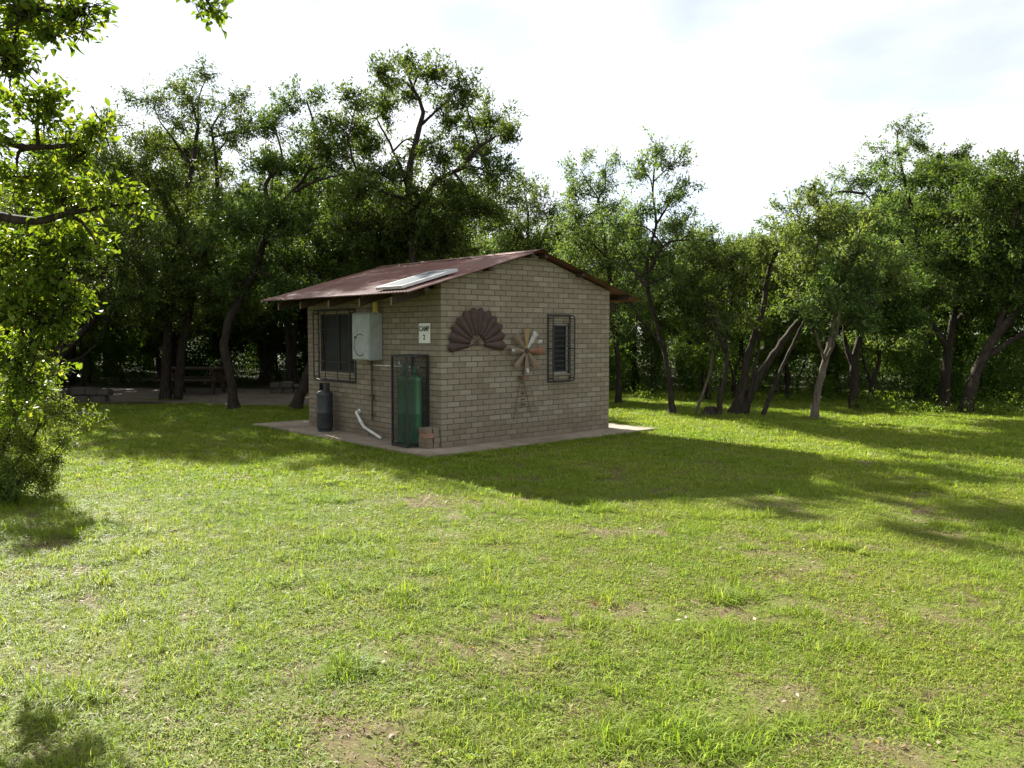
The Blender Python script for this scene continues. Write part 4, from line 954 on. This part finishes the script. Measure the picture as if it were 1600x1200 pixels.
def grow(stems, clumps, leaf, dens, seed, n_base=2700, shape=0, spray_len=.50, seg=9, twig_r=.006, droop=.15, aspect=.40, per_spray=24):
    rg = np.random.default_rng(seed)
    wood = Wood(); paths = []
    for si, (r0, r1, pts) in enumerate(stems):
        n = max(6, 4*len(pts)); P = catmull(pts, n)
        P[1:-1] += rg.normal(0, .005 + .03*r1, (n-2, 3))
        rr = r0 + (r1 - r0)*np.linspace(0, 1, n)**.8
        wood.tube(P, rr*.82, seg if r0 > .04 else 6, rg, flare=(si == 0 and r0 > .06))
        paths.append((P, rr))
    allP = np.concatenate([p[len(p)//5:] for p, _ in paths]); allR = np.concatenate([r[len(r)//5:] for _, r in paths])
    LV = []; LF4 = []; LF3 = []; off = 0
    for (cx, cy, cz, rx, rz) in clumps:
        c = np.array([cx, cy, cz])
        # limb from the wood to the clump
        dv = c - allP; dist = np.linalg.norm(dv, axis=1) + 0.5*np.maximum(0, allP[:, 2] - cz + .1)
        i = int(np.argmin(dist + .25*rg.random(len(dist)))); p0 = allP[i]; gap = np.linalg.norm(c - p0)
        r_l = min(allR[i]*.7, .014 + .022*gap)
        if gap > .12:
            mid = (p0 + c)/2 + np.array([0, 0, .14*gap]) + rg.normal(0, .09*gap, 3)
            P = catmull([p0, mid, c], 7); wood.tube(P, np.linspace(r_l, twig_r*1.5, 7), 5, rg)
        # sprays: the clump is uneven, stretched along one random bearing, a few reach out
        area = rx*rz
        ns = max(3, int(n_base*dens*area/per_spray/.32*(1.0 if shape else float(np.clip(1.1 - .12*(cz - 2.6), .5, 1.1)))))
        brg = rg.uniform(0, np.pi); st = rg.uniform(.75, 1.3)
        u = rg.normal(size=(ns, 3)); u /= np.linalg.norm(u, axis=1)[:, None]
        rad = rg.random(ns)**.45
        far = rg.random(ns) < .26; rad[far] *= rg.uniform(1.05, 1.65, far.sum())
        q = u*rad[:, None]
        q[:, 2] += .12*rg.random(ns)
        hx = q[:, 0]*st; hy = q[:, 1]/st
        S = np.stack([hx*np.cos(brg)-hy*np.sin(brg), hx*np.sin(brg)+hy*np.cos(brg), q[:, 2]], 1)*np.array([rx, rx, rz])
        # gather sprays into a few lumps so that there are gaps
        nl = max(3, ns//9); lum = S[rg.integers(0, ns, nl)]
        near = np.argmin(((S[:, None]-lum[None])**2).sum(2), 1)
        S = S*.55 + lum[near]*.45
        tip = c + S
        out = S/(np.linalg.norm(S, axis=1)[:, None] + 1e-6)
        sd = out*.8 + rg.normal(0, .45, (ns, 3)) + np.array([0, 0, .25]); sd /= np.linalg.norm(sd, axis=1)[:, None]
        sl = spray_len*rg.uniform(.6, 1.3, ns)*min(1.0, .45 + rx)
        b0 = tip - sd*sl[:, None]*.5; b1 = tip + sd*sl[:, None]*.5
        step = 1 if ns < 40 else 2
        for k in range(0, ns, step):
            g = b0[k]*.45 + c*.55 + rg.normal(0, .05, 3)
            wood.tube(np.array([g, b0[k] + rg.normal(0, .02, 3), b1[k]]), [twig_r*1.3, twig_r, twig_r*.4], 3)
        m = ns*per_spray
        sp = np.repeat(np.arange(ns), per_spray); tt = rg.random(m)**.8
        pos = b0[sp] + (b1 - b0)[sp]*tt[:, None] + rg.normal(0, .025 + .012*(shape == 0), (m, 3))
        ld = sd[sp]*.55 + rg.normal(0, .62, (m, 3)); ld[:, 2] -= droop
        upv = np.array([0, 0, 1.0]) + rg.normal(0, .55, (m, 3))
        ln = leaf*rg.uniform(.6, 1.3, m); wd = ln*aspect*rg.uniform(.8, 1.25, m)
        v, f = leaves(pos, ld, upv, ln, wd, shape, rg)
        if shape == 0: LF4.append(f + off)
        else: LF4.append(f[0] + off); LF3.append(f[1] + off)
        LV.append(v); off += len(v)
    faces = [np.concatenate(LF4)] + ([np.concatenate(LF3)] if LF3 else [])
    return wood, np.concatenate(LV), faces

def plant_tree(name, key, label, cat, seed, bark='bark', leafm='leaf_dark', group=None, crown='crown', **kw):
    d = TREES[key]
    wood, LV, LF = grow(d['stems'], d['clumps'], d['leaf'], d['dens'], seed, **kw)
    base = np.array([d['stems'][0][2][0][0], d['stems'][0][2][0][1], 0.0])
    t = tag(empty(name, tuple(base)), label, cat, group)
    for v in wood.V: v -= base
    link('trunk', wood.mesh('trunk', M[bark]), t)
    link(crown, mesh_np(crown, LV - base, LF, M[leafm]), t)
    return t

G = 'trees standing round the lawn'
plant_tree('lawn_tree', 'left_bent', 'tree with bare bent trunk standing alone on the shaded lawn left of the house', 'tree', 1, group=G)
plant_tree('lawn_tree', 'left_double', 'thick dark double trunked tree by the picnic table', 'tree', 2, group=G)
plant_tree('lawn_tree', 'lean_by_house', 'dark trunk leaning to the right just beside the left end of the house', 'tree', 3, group=G)
plant_tree('lawn_tree', 'tall_behind_house', 'tallest airy tree rising above the house roof against the sky', 'tree', 4, group=G, n_base=3900)
plant_tree('lawn_tree', 'dark_bush_behind_roof', 'dense dark low crowned tree directly behind the solar panel', 'tree', 5, group=G)
plant_tree('lawn_tree', 'mid_behind_ridge', 'smaller round crowned tree showing just above the roof ridge', 'tree', 6, leafm='leaf_mid', group=G, n_base=2100)
plant_tree('lawn_tree', 'slender_right_of_house', 'slender tall tree with curved trunk just right of the house', 'tree', 7, leafm='leaf_mid', group=G, n_base=2100)
plant_tree('lawn_tree', 'pale_crown_right_of_roof', 'grey green feathery tree partly hidden behind the right eave of the house', 'tree', 8, leafm='leaf_mid', group=G, n_base=2100)
plant_tree('lawn_tree', 'pale_thin_leaning', 'thin pale stemmed sapling leaning right beside the stump', 'tree', 9, bark='pale_bark', leafm='leaf_mid', group=G, n_base=2100)
plant_tree('lawn_tree', 'small_forked', 'small forked tree with low dark crown between stump and leaning tree', 'tree', 10, leafm='leaf_dark', group=G)
plant_tree('lawn_tree', 'big_leaning', 'big tree with several thick trunks leaning far to the right', 'tree', 11, leafm='leaf_mid', group=G, n_base=2100)
plant_tree('lawn_tree', 'thin_leaning', 'thin single trunk leaning right next to the big leaning tree', 'tree', 12, leafm='leaf_mid', group=G, n_base=2100)
plant_tree('lawn_tree', 'pale_trunk_forked', 'tree with straight pale grey trunk on the sunny lawn', 'tree', 13, bark='pale_bark', leafm='leaf_mid', group=G, n_base=2100)
plant_tree('lawn_tree', 'dark_forked', 'dark upright trunk forking in two behind the pale grey trunk', 'tree', 14, group=G)
plant_tree('lawn_tree', 'reddish_slender', 'slender twin stemmed sapling right of the dark forked trunk', 'tree', 15, leafm='leaf_mid', group=G, n_base=2100)
plant_tree('lawn_tree', 'tallest_right', 'tall tree with the highest crown on the right side', 'tree', 16, leafm='leaf_mid', group=G, n_base=2100)
plant_tree('lawn_tree', 'flat_topped_right', 'dark flat topped tree between the tall right tree and the leaning trunk', 'tree', 17, group=G)
plant_tree('lawn_tree', 'leaning_right_edge', 'heavy trunk leaning out to the right edge of the picture', 'tree', 18, group=G)
plant_tree('lawn_tree', 'leftmost_leaning', 'dark leaning tree behind the leafy branches at the left edge', 'tree', 19, group=G)
plant_tree('broadleaf_tree', 'near_broadleaf', 'sunlit bright green broad leaved branches hanging in at the left edge', 'tree', 20, leafm='leaf_near', shape=1,
           n_base=4200, spray_len=.26, twig_r=.003, aspect=.5, per_spray=13, seg=8)
plant_tree('shrub', 'fine_shrub', 'fine leaved grey green shrub at the left edge of the lawn', 'shrub', 21, leafm='leaf_shrub', crown='foliage',
           n_base=14000, spray_len=.22, twig_r=.003, aspect=.4, per_spray=26, seg=6)
plant_tree('low_herb', 'bright_herb', 'low bright green leafy plant in front of the grey green shrub', 'plant', 22, leafm='leaf_under', crown='foliage',
           n_base=5000, spray_len=.16, twig_r=.003, aspect=.3, per_spray=14, seg=5)

# wood behind: three kinds of tree, copied with turns and sizes of their own
def generic(seed, h, wr, nst, leafm, thin=False):
    rg = np.random.default_rng(seed); stems = []; cl = []
    for s in range(nst):
        a = rg.uniform(0, 6.28); sp = rg.uniform(.2, .55)*wr
        pts = [(rg.uniform(-.12, .12)*(nst > 1), rg.uniform(-.12, .12)*(nst > 1), -.05)]
        for k in range(1, 5):
            f = k/4; pts.append((math.cos(a)*sp*f**1.4 + rg.normal(0, .10), math.sin(a)*sp*f**1.4 + rg.normal(0, .10), h*.80*f))
        r0 = (.05 if thin else rg.uniform(.11, .17)); stems.append((r0, r0*.25, pts))
        for k in range(2 if thin else 3):
            i = rg.integers(2, 4); p = np.array(pts[i]); a2 = rg.uniform(0, 6.28); l = rg.uniform(.5, .9)*wr
            stems.append((r0*.45, r0*.15, [tuple(p), tuple(p + [math.cos(a2)*l*.5, math.sin(a2)*l*.5, l*.35]), tuple(p + [math.cos(a2)*l, math.sin(a2)*l, l*.55])]))
    ncl = 8 if thin else 16
    for k in range(ncl):
        a = rg.uniform(0, 6.28); rr = wr*math.sqrt(rg.random()); z = h*(rg.uniform(.30, .97) if not thin else rg.uniform(.35, .95))
        lim = math.sqrt(max(.08, 1 - ((z/h - .6)/.42)**2)); rr *= lim
        s = rg.uniform(.6, .95)*(.6 if thin else 1)
        cl.append((math.cos(a)*rr, math.sin(a)*rr, z, s, s*.66))
    wood, LV, LF = grow(stems, cl, .10 if not thin else .09, 1.0, seed + 50, n_base=2600)
    return wood.mesh('trunk', M['bark']), mesh_np('crown', LV, LF, M[leafm])
protos = [generic(101, 6.8, 2.5, 2, 'leaf_dark'), generic(102, 6.0, 2.4, 3, 'leaf_dark'), generic(103, 5.2, 2.1, 2, 'leaf_mid'), generic(104, 3.9, 1.0, 2, 'leaf_under', True), generic(105, 3.4, 1.1, 3, 'leaf_under', True)]
far_wood = []
def copy_tree(k, x, y, s, rz, name, label, group):
    if y > 30.5:
        far_wood.append((k, x, y, s, rz)); return          # the far rows read as one mass; hidden ones added to shade the undergrowth
    t = tag(empty(name, (x, y, 0), rz), label, 'tree', group); t.scale = (s, s, s*1.0)
    link('trunk', protos[k][0], t); link('crown', protos[k][1], t)
rg = np.random.default_rng(77)
for i, (k, x, y, s) in enumerate([(0, -17.5, 24, 1.1), (1, -14.5, 27, 1.15), (0, -11.5, 29, 1.2), (2, -8.2, 27.5, 1.15), (1, -5.2, 28, 1.15), (0, -2.4, 26.5, .92), (1, -20.5, 29, 1.3), (0, -16, 33, 1.3), (1, -8, 33, 1.3), (1, -30, 36, 1.2), (0, -26, 36.5, 1.15), (2, -21.5, 36, 1.4), (1, -18.5, 36.5, 1.2), (2, -14.5, 36, 1.35), (0, -10.5, 36, 1.1), (1, -6.5, 36.5, 1.1), (2, -3, 35, 1.2), (0, -28, 38, 1.2), (1, -23, 40, 1.3), (0, -17, 39, 1.3), (2, -12, 40, 1.4), (1, -7, 39, 1.2), (0, -2, 40, 1.1), (1, -25, 32, 1.2), (2, -12.8, 23.2, .95), (2, -3.5, 23.2, 1.0), (0, -20, 20.5, 1.1), (1, -15.5, 19.2, .95), (1, -12.6, 13.2, .95), (0, -9.4, 9.4, .9), (2, -13.5, 16.0, 1.1), (2, -14.2, 22.2, 1.1), (1, -10.6, 25.6, 1.05), (0, -6.6, 25.0, 1.0)]):
    copy_tree(k, x, y, s, rg.uniform(0, 6.28), 'wood_tree', 'dark tree in the deep shade of the wood left of the house', 'trees of the wood left of the house')  # three out of frame at left added to block sky from the side wall
for i, (k, x, y, s) in enumerate([(2, 1.2, 28, 1.0), (1, 3.8, 25.5, .88), (2, 6.6, 24.5, .9), (1, 9.2, 24.0, .8), (0, 12.0, 22.5, .95), (1, 14.6, 20.5, 1.0), (2, 13.2, 26, 1.2), (0, 17, 24, 1.1), (1, 6.5, 32, .68), (0, 11.5, 28, .85), (2, 16, 27, 1.1), (1, 1, 31, .85), (1, 3, 34, .9), (0, 9, 34, .8), (2, 14, 32, 1.3), (1, 19, 29, 1.2), (2, 5.0, 29, .9), (1, 8.8, 29, .72)]):
    copy_tree(k, x, y, s, rg.uniform(0, 6.28), 'wood_tree', 'leafy tree at the back of the lawn behind the leaning trunks', 'trees at the back right of the lawn')
for i in range(16):
    x = -15.5 + i*.78 + rg.uniform(-.25, .25); y = rg.uniform(25.5, 30)
    copy_tree(3 + i % 2, x, y, rg.uniform(.75, 1.05), rg.uniform(0, 6.28), 'sapling', 'thin stemmed sapling in the thicket beyond the picnic table', 'saplings beyond the picnic table')
for i in range(12):
    x = 1.5 + i*1.05 + rg.uniform(-.3, .3); y = rg.uniform(20.5, 24)
    copy_tree(3 + i % 2, x, y, rg.uniform(.6, .9), rg.uniform(0, 6.28), 'sapling', 'thin leafy sapling in the undergrowth behind the right hand trees', 'saplings behind the right hand trees')

# undergrowth: one dense mass along the back, its ragged top at head height and over
def mass(name, label, cat, zones, seed, leafm, leaf, n_leaf):
    rg = np.random.default_rng(seed); LV = []; LF = []; off = 0
    for (x0, y0, x1, y1, h, dep, dn) in zones:
        ln_ = math.hypot(x1-x0, y1-y0); n = int(n_leaf*ln_*h*dn)
        t = rg.random(n); hump = .62 + .38*np.sin(t*ln_*2.1 + seed)*np.sin(t*ln_*.9 + 1) + .14*np.sin(t*ln_*6.3)
        # leaves gather in bushes
        nb = max(4, int(ln_*2.2)); bt = rg.random(nb); w = np.argmin(np.abs(t[:, None] - bt[None]), 1); t = t*.5 + bt[w]*.5 + rg.normal(0, .12/ln_, n)
        z = rg.random(n)**.9*h*hump + .03
        dd = rg.normal(0, dep/2, n)
        nxn, nyn = -(y1-y0)/ln_, (x1-x0)/ln_
        pos = np.stack([x0 + (x1-x0)*t + nxn*dd, y0 + (y1-y0)*t + nyn*dd, z], 1) + rg.normal(0, .08, (n, 3))
        pos[:, 2] = np.maximum(pos[:, 2], .02)
        d = rg.normal(0, 1, (n, 3)); d[:, 2] -= .2
        l = leaf*rg.uniform(.6, 1.4, n)
        v, f = leaves(pos, d, np.array([0, 0, 1.0]) + rg.normal(0, .6, (n, 3)), l, l*.42, 0, rg)
        LV.append(v); LF.append(f + off); off += len(v)
    o = link(name, mesh_np(name, np.concatenate(LV), np.concatenate(LF), M[leafm]))
    return tag(o, label, cat, kind='stuff')
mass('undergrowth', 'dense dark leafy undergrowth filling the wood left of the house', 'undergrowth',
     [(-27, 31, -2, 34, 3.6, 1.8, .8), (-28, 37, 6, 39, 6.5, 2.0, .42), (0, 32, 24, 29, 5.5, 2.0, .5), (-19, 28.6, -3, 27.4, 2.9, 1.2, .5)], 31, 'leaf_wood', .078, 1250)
mass('undergrowth', 'bright green leafy undergrowth behind the trunks on the right', 'undergrowth',
     [(0, 24.5, 8, 23.5, 2.3, 1.2, 1.0), (7.5, 22.0, 18, 19.5, 2.6, 1.4, 1.0), (10.0, 20.6, 19, 18.5, 1.9, 1.2, 1.1), (.5, 26.2, 7, 25.4, 2.8, 1.2, .6)], 34, 'leaf_under', .078, 1250)  # lighter leaf than the left mass, sunlit look put into the colour
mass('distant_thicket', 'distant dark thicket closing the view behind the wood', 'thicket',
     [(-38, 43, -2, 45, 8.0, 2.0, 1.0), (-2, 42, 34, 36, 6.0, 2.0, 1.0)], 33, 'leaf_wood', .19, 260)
mass('groundcover', 'low leafy weeds along the edge of the shaded wood on the right', 'weeds',
     [(7.2, 18.2, 10.5, 17.3, .30, .7, 1.6), (10.2, 17.5, 13.5, 16.9, .34, .8, 1.4), (3, 21.5, 8, 20.4, .25, .9, 1.2)], 32, 'leaf_under', .07, 900)

# ------------------------------------------------------------------ things in the shade
t = tag(empty('picnic_table', (-8.75, 23.1, 0), R(-6)), 'dark picnic table with benches under the trees', 'table')
b = MB()
for k in range(4): b.box(-.80, .80, -.36 + k*.185, -.36 + k*.185 + .165, .70, .745, .005)
b.build('table_top', M['timber'], t)
for s in (-1, 1):
    b = MB(); b.box(-.80, .80, s*.68 - .14, s*.68 + .14, .40, .445, .005); b.build('bench', M['timber'], t)
for x in (-.6, .6):
    b = MB(); b.box(x - .05, x + .05, -.40, .40, .62, .70); b.box(x - .05, x + .05, -.78, .78, .33, .40)
    b.prism([(x - .045, -.42, 0), (x - .045, -.30, 0), (x - .045, -.12, .62), (x - .045, -.24, .62)], (.09, 0, 0)); b.prism([(x - .045, .42, 0), (x - .045, .24, .62), (x - .045, .12, .62), (x - .045, .30, 0)], (.09, 0, 0))
    b.build('leg', M['timber'], t)
def low_wall(name, x, y, rz, n, rows, label):
    t = tag(empty(name, (x, y, 0), rz), label, 'wall'); rg = np.random.default_rng(int(abs(x)*10))
    for r_ in range(rows):
        px = -n*.17
        while px < n*.17:
            w = rg.uniform(.24, .42); b = MB(); b.box(0, w - .012, -.15 + rg.uniform(-.04, .04), .15 + rg.uniform(-.04, .04), 0, .165 + (rg.uniform(-.06, .05) if r_ == rows-1 else 0), .03)
            o = b.build('stone', M['dark_stone'], t, loc=(px, 0, r_*.172 - .01)); px += w
low_wall('stone_wall', -11.2, 20.55, R(-4), 7, 2, 'low dark stone wall at the left end of the paving')
low_wall('stone_wall', -6.25, 23.3, R(8), 3, 2, 'short low stone block wall beside the leaning trunk near the house')
# stump
t = tag(empty('tree_stump', (4.05, 16.95, 0)), 'short dark tree stump in the grass between the trunks', 'stump')
w = Wood(); P = np.array([[0, 0, -.03], [0, 0, .05], [.01, 0, .12], [.012, .01, .19], [.012, .01, .205]]); w.tube(P, [.17, .14, .125, .12, .001], 11, np.random.default_rng(3), True)
link('wood', w.mesh('wood', M['bark']), t)

# ------------------------------------------------------------------ grass
def vnoise(x, y, s, seed):
    rg = np.random.default_rng(seed); T = rg.random((64, 64))
    u = x/s + 100; v = y/s + 100
    i = np.floor(u).astype(int); j = np.floor(v).astype(int); fu = u - i; fv = v - j
    fu = fu*fu*(3-2*fu); fv = fv*fv*(3-2*fv)
    g = lambda a, b: T[a % 64, b % 64]
    return (g(i, j)*(1-fu) + g(i+1, j)*fu)*(1-fv) + (g(i, j+1)*(1-fu) + g(i+1, j+1)*fu)*fv

def blades(n, spread, h0, h1, w, lean, seed, name, mat='grass', flat=0.0):
    rg = np.random.default_rng(seed)
    a = rg.uniform(0, 6.28, n); r = spread*np.sqrt(rg.random(n))
    p = np.stack([np.cos(a)*r, np.sin(a)*r, np.full(n, -.004)], 1)
    h = rg.uniform(h0, h1, n)[:, None]; az = a + rg.normal(0, 1.1, n)
    out = np.stack([np.cos(az), np.sin(az), np.zeros(n)], 1)
    side = np.stack([-np.sin(az + rg.normal(0, .6, n)), np.cos(az), np.zeros(n)], 1)
    le = (lean*rg.uniform(.3, 1.5, n))[:, None]; ww = (w*rg.uniform(.6, 1.3, n))[:, None]
    up = np.array([0, 0, 1.0])
    m = p + up*h*.55*(1 - .3*le) + out*h*.30*le; tip = p + up*h*(1 - .55*np.minimum(le, 1.6)) + out*h*.85*le
    V = np.stack([p - side*ww*.5, p + side*ww*.5, m + side*ww*.45, m - side*ww*.45, tip], 1).reshape(-1, 3)
    b5 = (np.arange(n)*5)[:, None]
    me = mesh_np(name, V, [b5 + np.array([[0, 1, 2, 3]]), b5 + np.array([[3, 2, 4]])], M[mat])
    return bpy.data.objects.new(name, me)

tufts = [blades(34, .085, .012, .032, .0044, 1.35, 1, 'turf_a'), blades(34, .085, .015, .042, .0042, 1.5, 2, 'turf_b'), blades(30, .08, .01, .026, .005, 1.7, 3, 'turf_c'),
         blades(46, .07, .05, .12, .0045, 1.2, 4, 'tuft_a'), blades(60, .09, .06, .16, .0048, 1.3, 5, 'tuft_b'), blades(26, .05, .04, .09, .005, 1.1, 6, 'tuft_c'),
         blades(60, .20, .03, .065, .010, .9, 7, 'far_a'), blades(60, .20, .035, .085, .010, 1.0, 8, 'far_b'),
         blades(30, .10, .006, .016, .004, 2.6, 10, 'thatch_a', 'thatch'), blades(24, .10, .008, .02, .004, 2.2, 11, 'thatch_b', 'thatch')]

def scatter(name, label, cat, P, rot, scl, idx, objs):
    me = bpy.data.meshes.new(name)
    me.vertices.add(len(P)); me.vertices.foreach_set('co', P.astype(np.float32).ravel())
    for nm, ty, ar, key in (('rot', 'FLOAT_VECTOR', rot, 'vector'), ('scl', 'FLOAT', scl, 'value'), ('idx', 'INT', idx, 'value')):
        at_ = me.attributes.new(nm, ty, 'POINT'); at_.data.foreach_set(key, np.ascontiguousarray(ar).ravel())
    me.materials.append(M['grass'])
    o = link(name, me); tag(o, label, cat, kind='stuff')
    ng = bpy.data.node_groups.new(name + '_scatter', 'GeometryNodeTree')
    ng.interface.new_socket('Geometry', in_out='INPUT', socket_type='NodeSocketGeometry')
    ng.interface.new_socket('Geometry', in_out='OUTPUT', socket_type='NodeSocketGeometry')
    N = ng.nodes; gi = N.new('NodeGroupInput'); go = N.new('NodeGroupOutput')
    iop = N.new('GeometryNodeInstanceOnPoints'); jn = N.new('GeometryNodeJoinGeometry')
    for ob in reversed(objs):
        oi = N.new('GeometryNodeObjectInfo'); oi.inputs['Object'].default_value = ob
        g2 = N.new('GeometryNodeGeometryToInstance')
        ng.links.new(oi.outputs['Geometry'], g2.inputs[0]); ng.links.new(g2.outputs[0], jn.inputs[0])
    def named(nm, ty):
        n = N.new('GeometryNodeInputNamedAttribute'); n.data_type = ty; n.inputs['Name'].default_value = nm
        return n.outputs['Attribute']
    ng.links.new(gi.outputs[0], iop.inputs['Points']); ng.links.new(jn.outputs[0], iop.inputs['Instance'])
    iop.inputs['Pick Instance'].default_value = True
    ng.links.new(named('idx', 'INT'), iop.inputs['Instance Index'])
    ng.links.new(named('rot', 'FLOAT_VECTOR'), iop.inputs['Rotation'])
    ng.links.new(named('scl', 'FLOAT'), iop.inputs['Scale'])
    ng.links.new(iop.outputs[0], go.inputs[0])
    md = o.modifiers.new('scatter', 'NODES'); md.node_group = ng
    return o

rg = np.random.default_rng(2024)
def lawn_points(n, y0, y1, kx):
    y = np.sqrt(rg.random(n)*(y1**2 - y0**2) + y0**2)
    x = (rg.random(n)*2 - 1)*(y*kx + .4)
    u, v = to_house(x, y)
    ok = ~((u > -.60) & (u < 4.27) & (v > -.52) & (v < 4.82))
    # keep the paving clear
    pth = (y > 19.2 + .16*np.abs(x + 8)*0) & (x < -3.2) & (y > 19.7 + .25*np.sin(x*2.3) - .5*np.clip(x + 7.5, 0, 5))
    ok &= ~pth
    return x[ok], y[ok]
def bare(x, y): return .55*vnoise(x, y, .55, 5) + .30*vnoise(x, y, .21, 6) + .25*vnoise(x, y, 1.9, 7)
X_, Y_, I_, S_ = [], [], [], []
# short turf near the camera
x, y = lawn_points(46000, 2.4, 9.5, .70)
bn = bare(x, y); keep = rg.random(len(x)) < np.clip((.745 - bn - .03*np.clip(-x/2.5, 0, 1))/.14, .14, 1)
x, y = x[keep], y[keep]
X_.append(x); Y_.append(y); I_.append(rg.integers(0, 3, len(x))); S_.append(rg.uniform(.7, 1.35, len(x)))
# longer tufts in drifts
x, y = lawn_points(17000, 2.4, 11, .70)
tn = .6*vnoise(x, y, .8, 15) + .4*vnoise(x, y, .28, 16) + .12*np.clip((-x)/3, -.5, 1)
keep = rg.random(len(x)) < np.clip((tn - .47)/.28, .03, .8)
x, y = x[keep], y[keep]
X_.append(x); Y_.append(y); I_.append(rg.choice([3, 4, 5], len(x), p=[.4, .25, .35])); S_.append(rg.uniform(.35, .85, len(x)))
# tussocks: knots of longer grass, more of them to the left
cxs, cys = lawn_points(330, 2.6, 9.5, .66)
kk = rg.random(len(cxs)) < np.clip(.55 - .28*cxs/np.maximum(cys*.6, 1), .2, 1); cxs, cys = cxs[kk], cys[kk]
for a_, b_ in zip(cxs, cys):
    m_ = rg.integers(7, 24); q_ = rg.uniform(.06, .2)
    X_.append(a_ + rg.normal(0, q_*1.3, m_)); Y_.append(b_ + rg.normal(0, q_*.8, m_)); I_.append(rg.choice([3, 4, 5], m_, p=[.45, .3, .25])); S_.append(rg.uniform(.45, 1.0, m_)*rg.uniform(.7, 1.25))
# farther lawn, broader clumps
x, y = lawn_points(30000, 8.8, 24, .78)
keep = rg.random(len(x)) < np.clip((y - 8.5)/1.5, .1, 1)*np.clip((.92 - bare(x, y))/.2, .3, 1)
x, y = x[keep], y[keep]
X_.append(x); Y_.append(y); I_.append(rg.integers(6, 8, len(x))); S_.append(rg.uniform(.55, 1.1, len(x)))
# straw-coloured thatch lying flat under it all
x, y = lawn_points(24000, 2.4, 10.5, .70)
keep = rg.random(len(x)) < np.clip((.80 - bare(x, y))/.15, .3, 1); x, y = x[keep], y[keep]
X_.append(x); Y_.append(y); I_.append(rg.integers(8, 10, len(x))); S_.append(rg.uniform(.8, 1.6, len(x)))
# grass creeping over the edge of the slab and round the trunks
e = rg.random(1500)*2; k_ = rg.integers(0, 3, 1500)
eu = np.where(k_ == 0, -.62 + 4.9*e/2, np.where(k_ == 1, -.60, 4.29)); ev = np.where(k_ == 0, -.54, -.54 + 5.3*e/2)
eu = eu + rg.normal(0, .045, 1500); ev = ev + rg.normal(0, .045, 1500)
ex_ = HC.x + HU.x*eu + HV.x*ev; ey_ = HC.y + HU.y*eu + HV.y*ev
X_.append(ex_); Y_.append(ey_); I_.append(rg.choice([3, 5, 6], 1500)); S_.append(rg.uniform(.5, 1.1, 1500))
for d_ in TREES.values():
    bx_, by_, _ = d_['stems'][0][2][0]; a_ = rg.uniform(0, 6.28, 26); q_ = d_['stems'][0][0]*1.25 + np.abs(rg.normal(0, .12, 26))
    X_.append(bx_ + np.cos(a_)*q_); Y_.append(by_ + np.sin(a_)*q_); I_.append(rg.choice([3, 4, 7], 26)); S_.append(rg.uniform(.6, 1.3, 26))
x = np.concatenate(X_); y = np.concatenate(Y_); idx = np.concatenate(I_).astype(np.int32); scl = np.concatenate(S_).astype(np.float32)
P = np.stack([x, y, ground_h(x, y)], 1)
rot = np.stack([rg.normal(0, .08, len(x)), rg.normal(0, .08, len(x)), rg.uniform(0, 6.28, len(x))], 1).astype(np.float32)
scatter('lawn_grass', 'short patchy green grass of the sunny lawn', 'grass', P, rot, scl, idx, tufts)

fw_ = np.array(far_wood); n_ = len(fw_)
P_ = np.concatenate([np.stack([fw_[:, 1], fw_[:, 2], np.zeros(n_)], 1)]*2); r_ = np.zeros((2*n_, 3), np.float32); r_[:, 2] = np.tile(fw_[:, 4], 2)
parts_ = [bpy.data.objects.new('wood_piece', m_) for tr in protos for m_ in tr]
scatter('far_wood', 'far rows of the wood merging into one dark leafy mass', 'wood', P_, r_, np.tile(fw_[:, 3], 2).astype(np.float32),
        np.concatenate([fw_[:, 0]*2, fw_[:, 0]*2 + 1]).astype(np.int32), parts_)

# dead leaves and straw on the bare patches
n = 8000
x, y = lawn_points(n, 2.5, 9, .70); bn = bare(x, y)
keep = rg.random(len(x)) < np.clip((bn - .50)/.2, .08, 1); x, y = x[keep], y[keep]; n = len(x)
pos = np.stack([x, y, ground_h(x, y) + rg.uniform(.004, .016, n)], 1); d = rg.normal(0, 1, (n, 3)); d[:, 2] *= .18
l = rg.uniform(.015, .045, n)
v, f = leaves(pos, d, np.array([0, 0, 1.0]) + rg.normal(0, .3, (n, 3)), l, l*rg.uniform(.15, .55, n), 0, rg)
tag(link('leaf_litter', mesh_np('leaf_litter', v, f, M['litter'])), 'scattered dead leaves and straw lying on the bare lawn patches', 'leaf litter', kind='stuff')
o = blades(90, .05, .02, .045, .004, 1.5, 9, 'dry_grass_clump', 'dry_clump'); COL.objects.link(o)
o.location = (.53, 5.18, float(ground_h(.53, 5.18))); o.scale = (1.1, .8, .8)
tag(o, 'small red brown clump of dry grass lying alone on the lawn', 'grass clump')
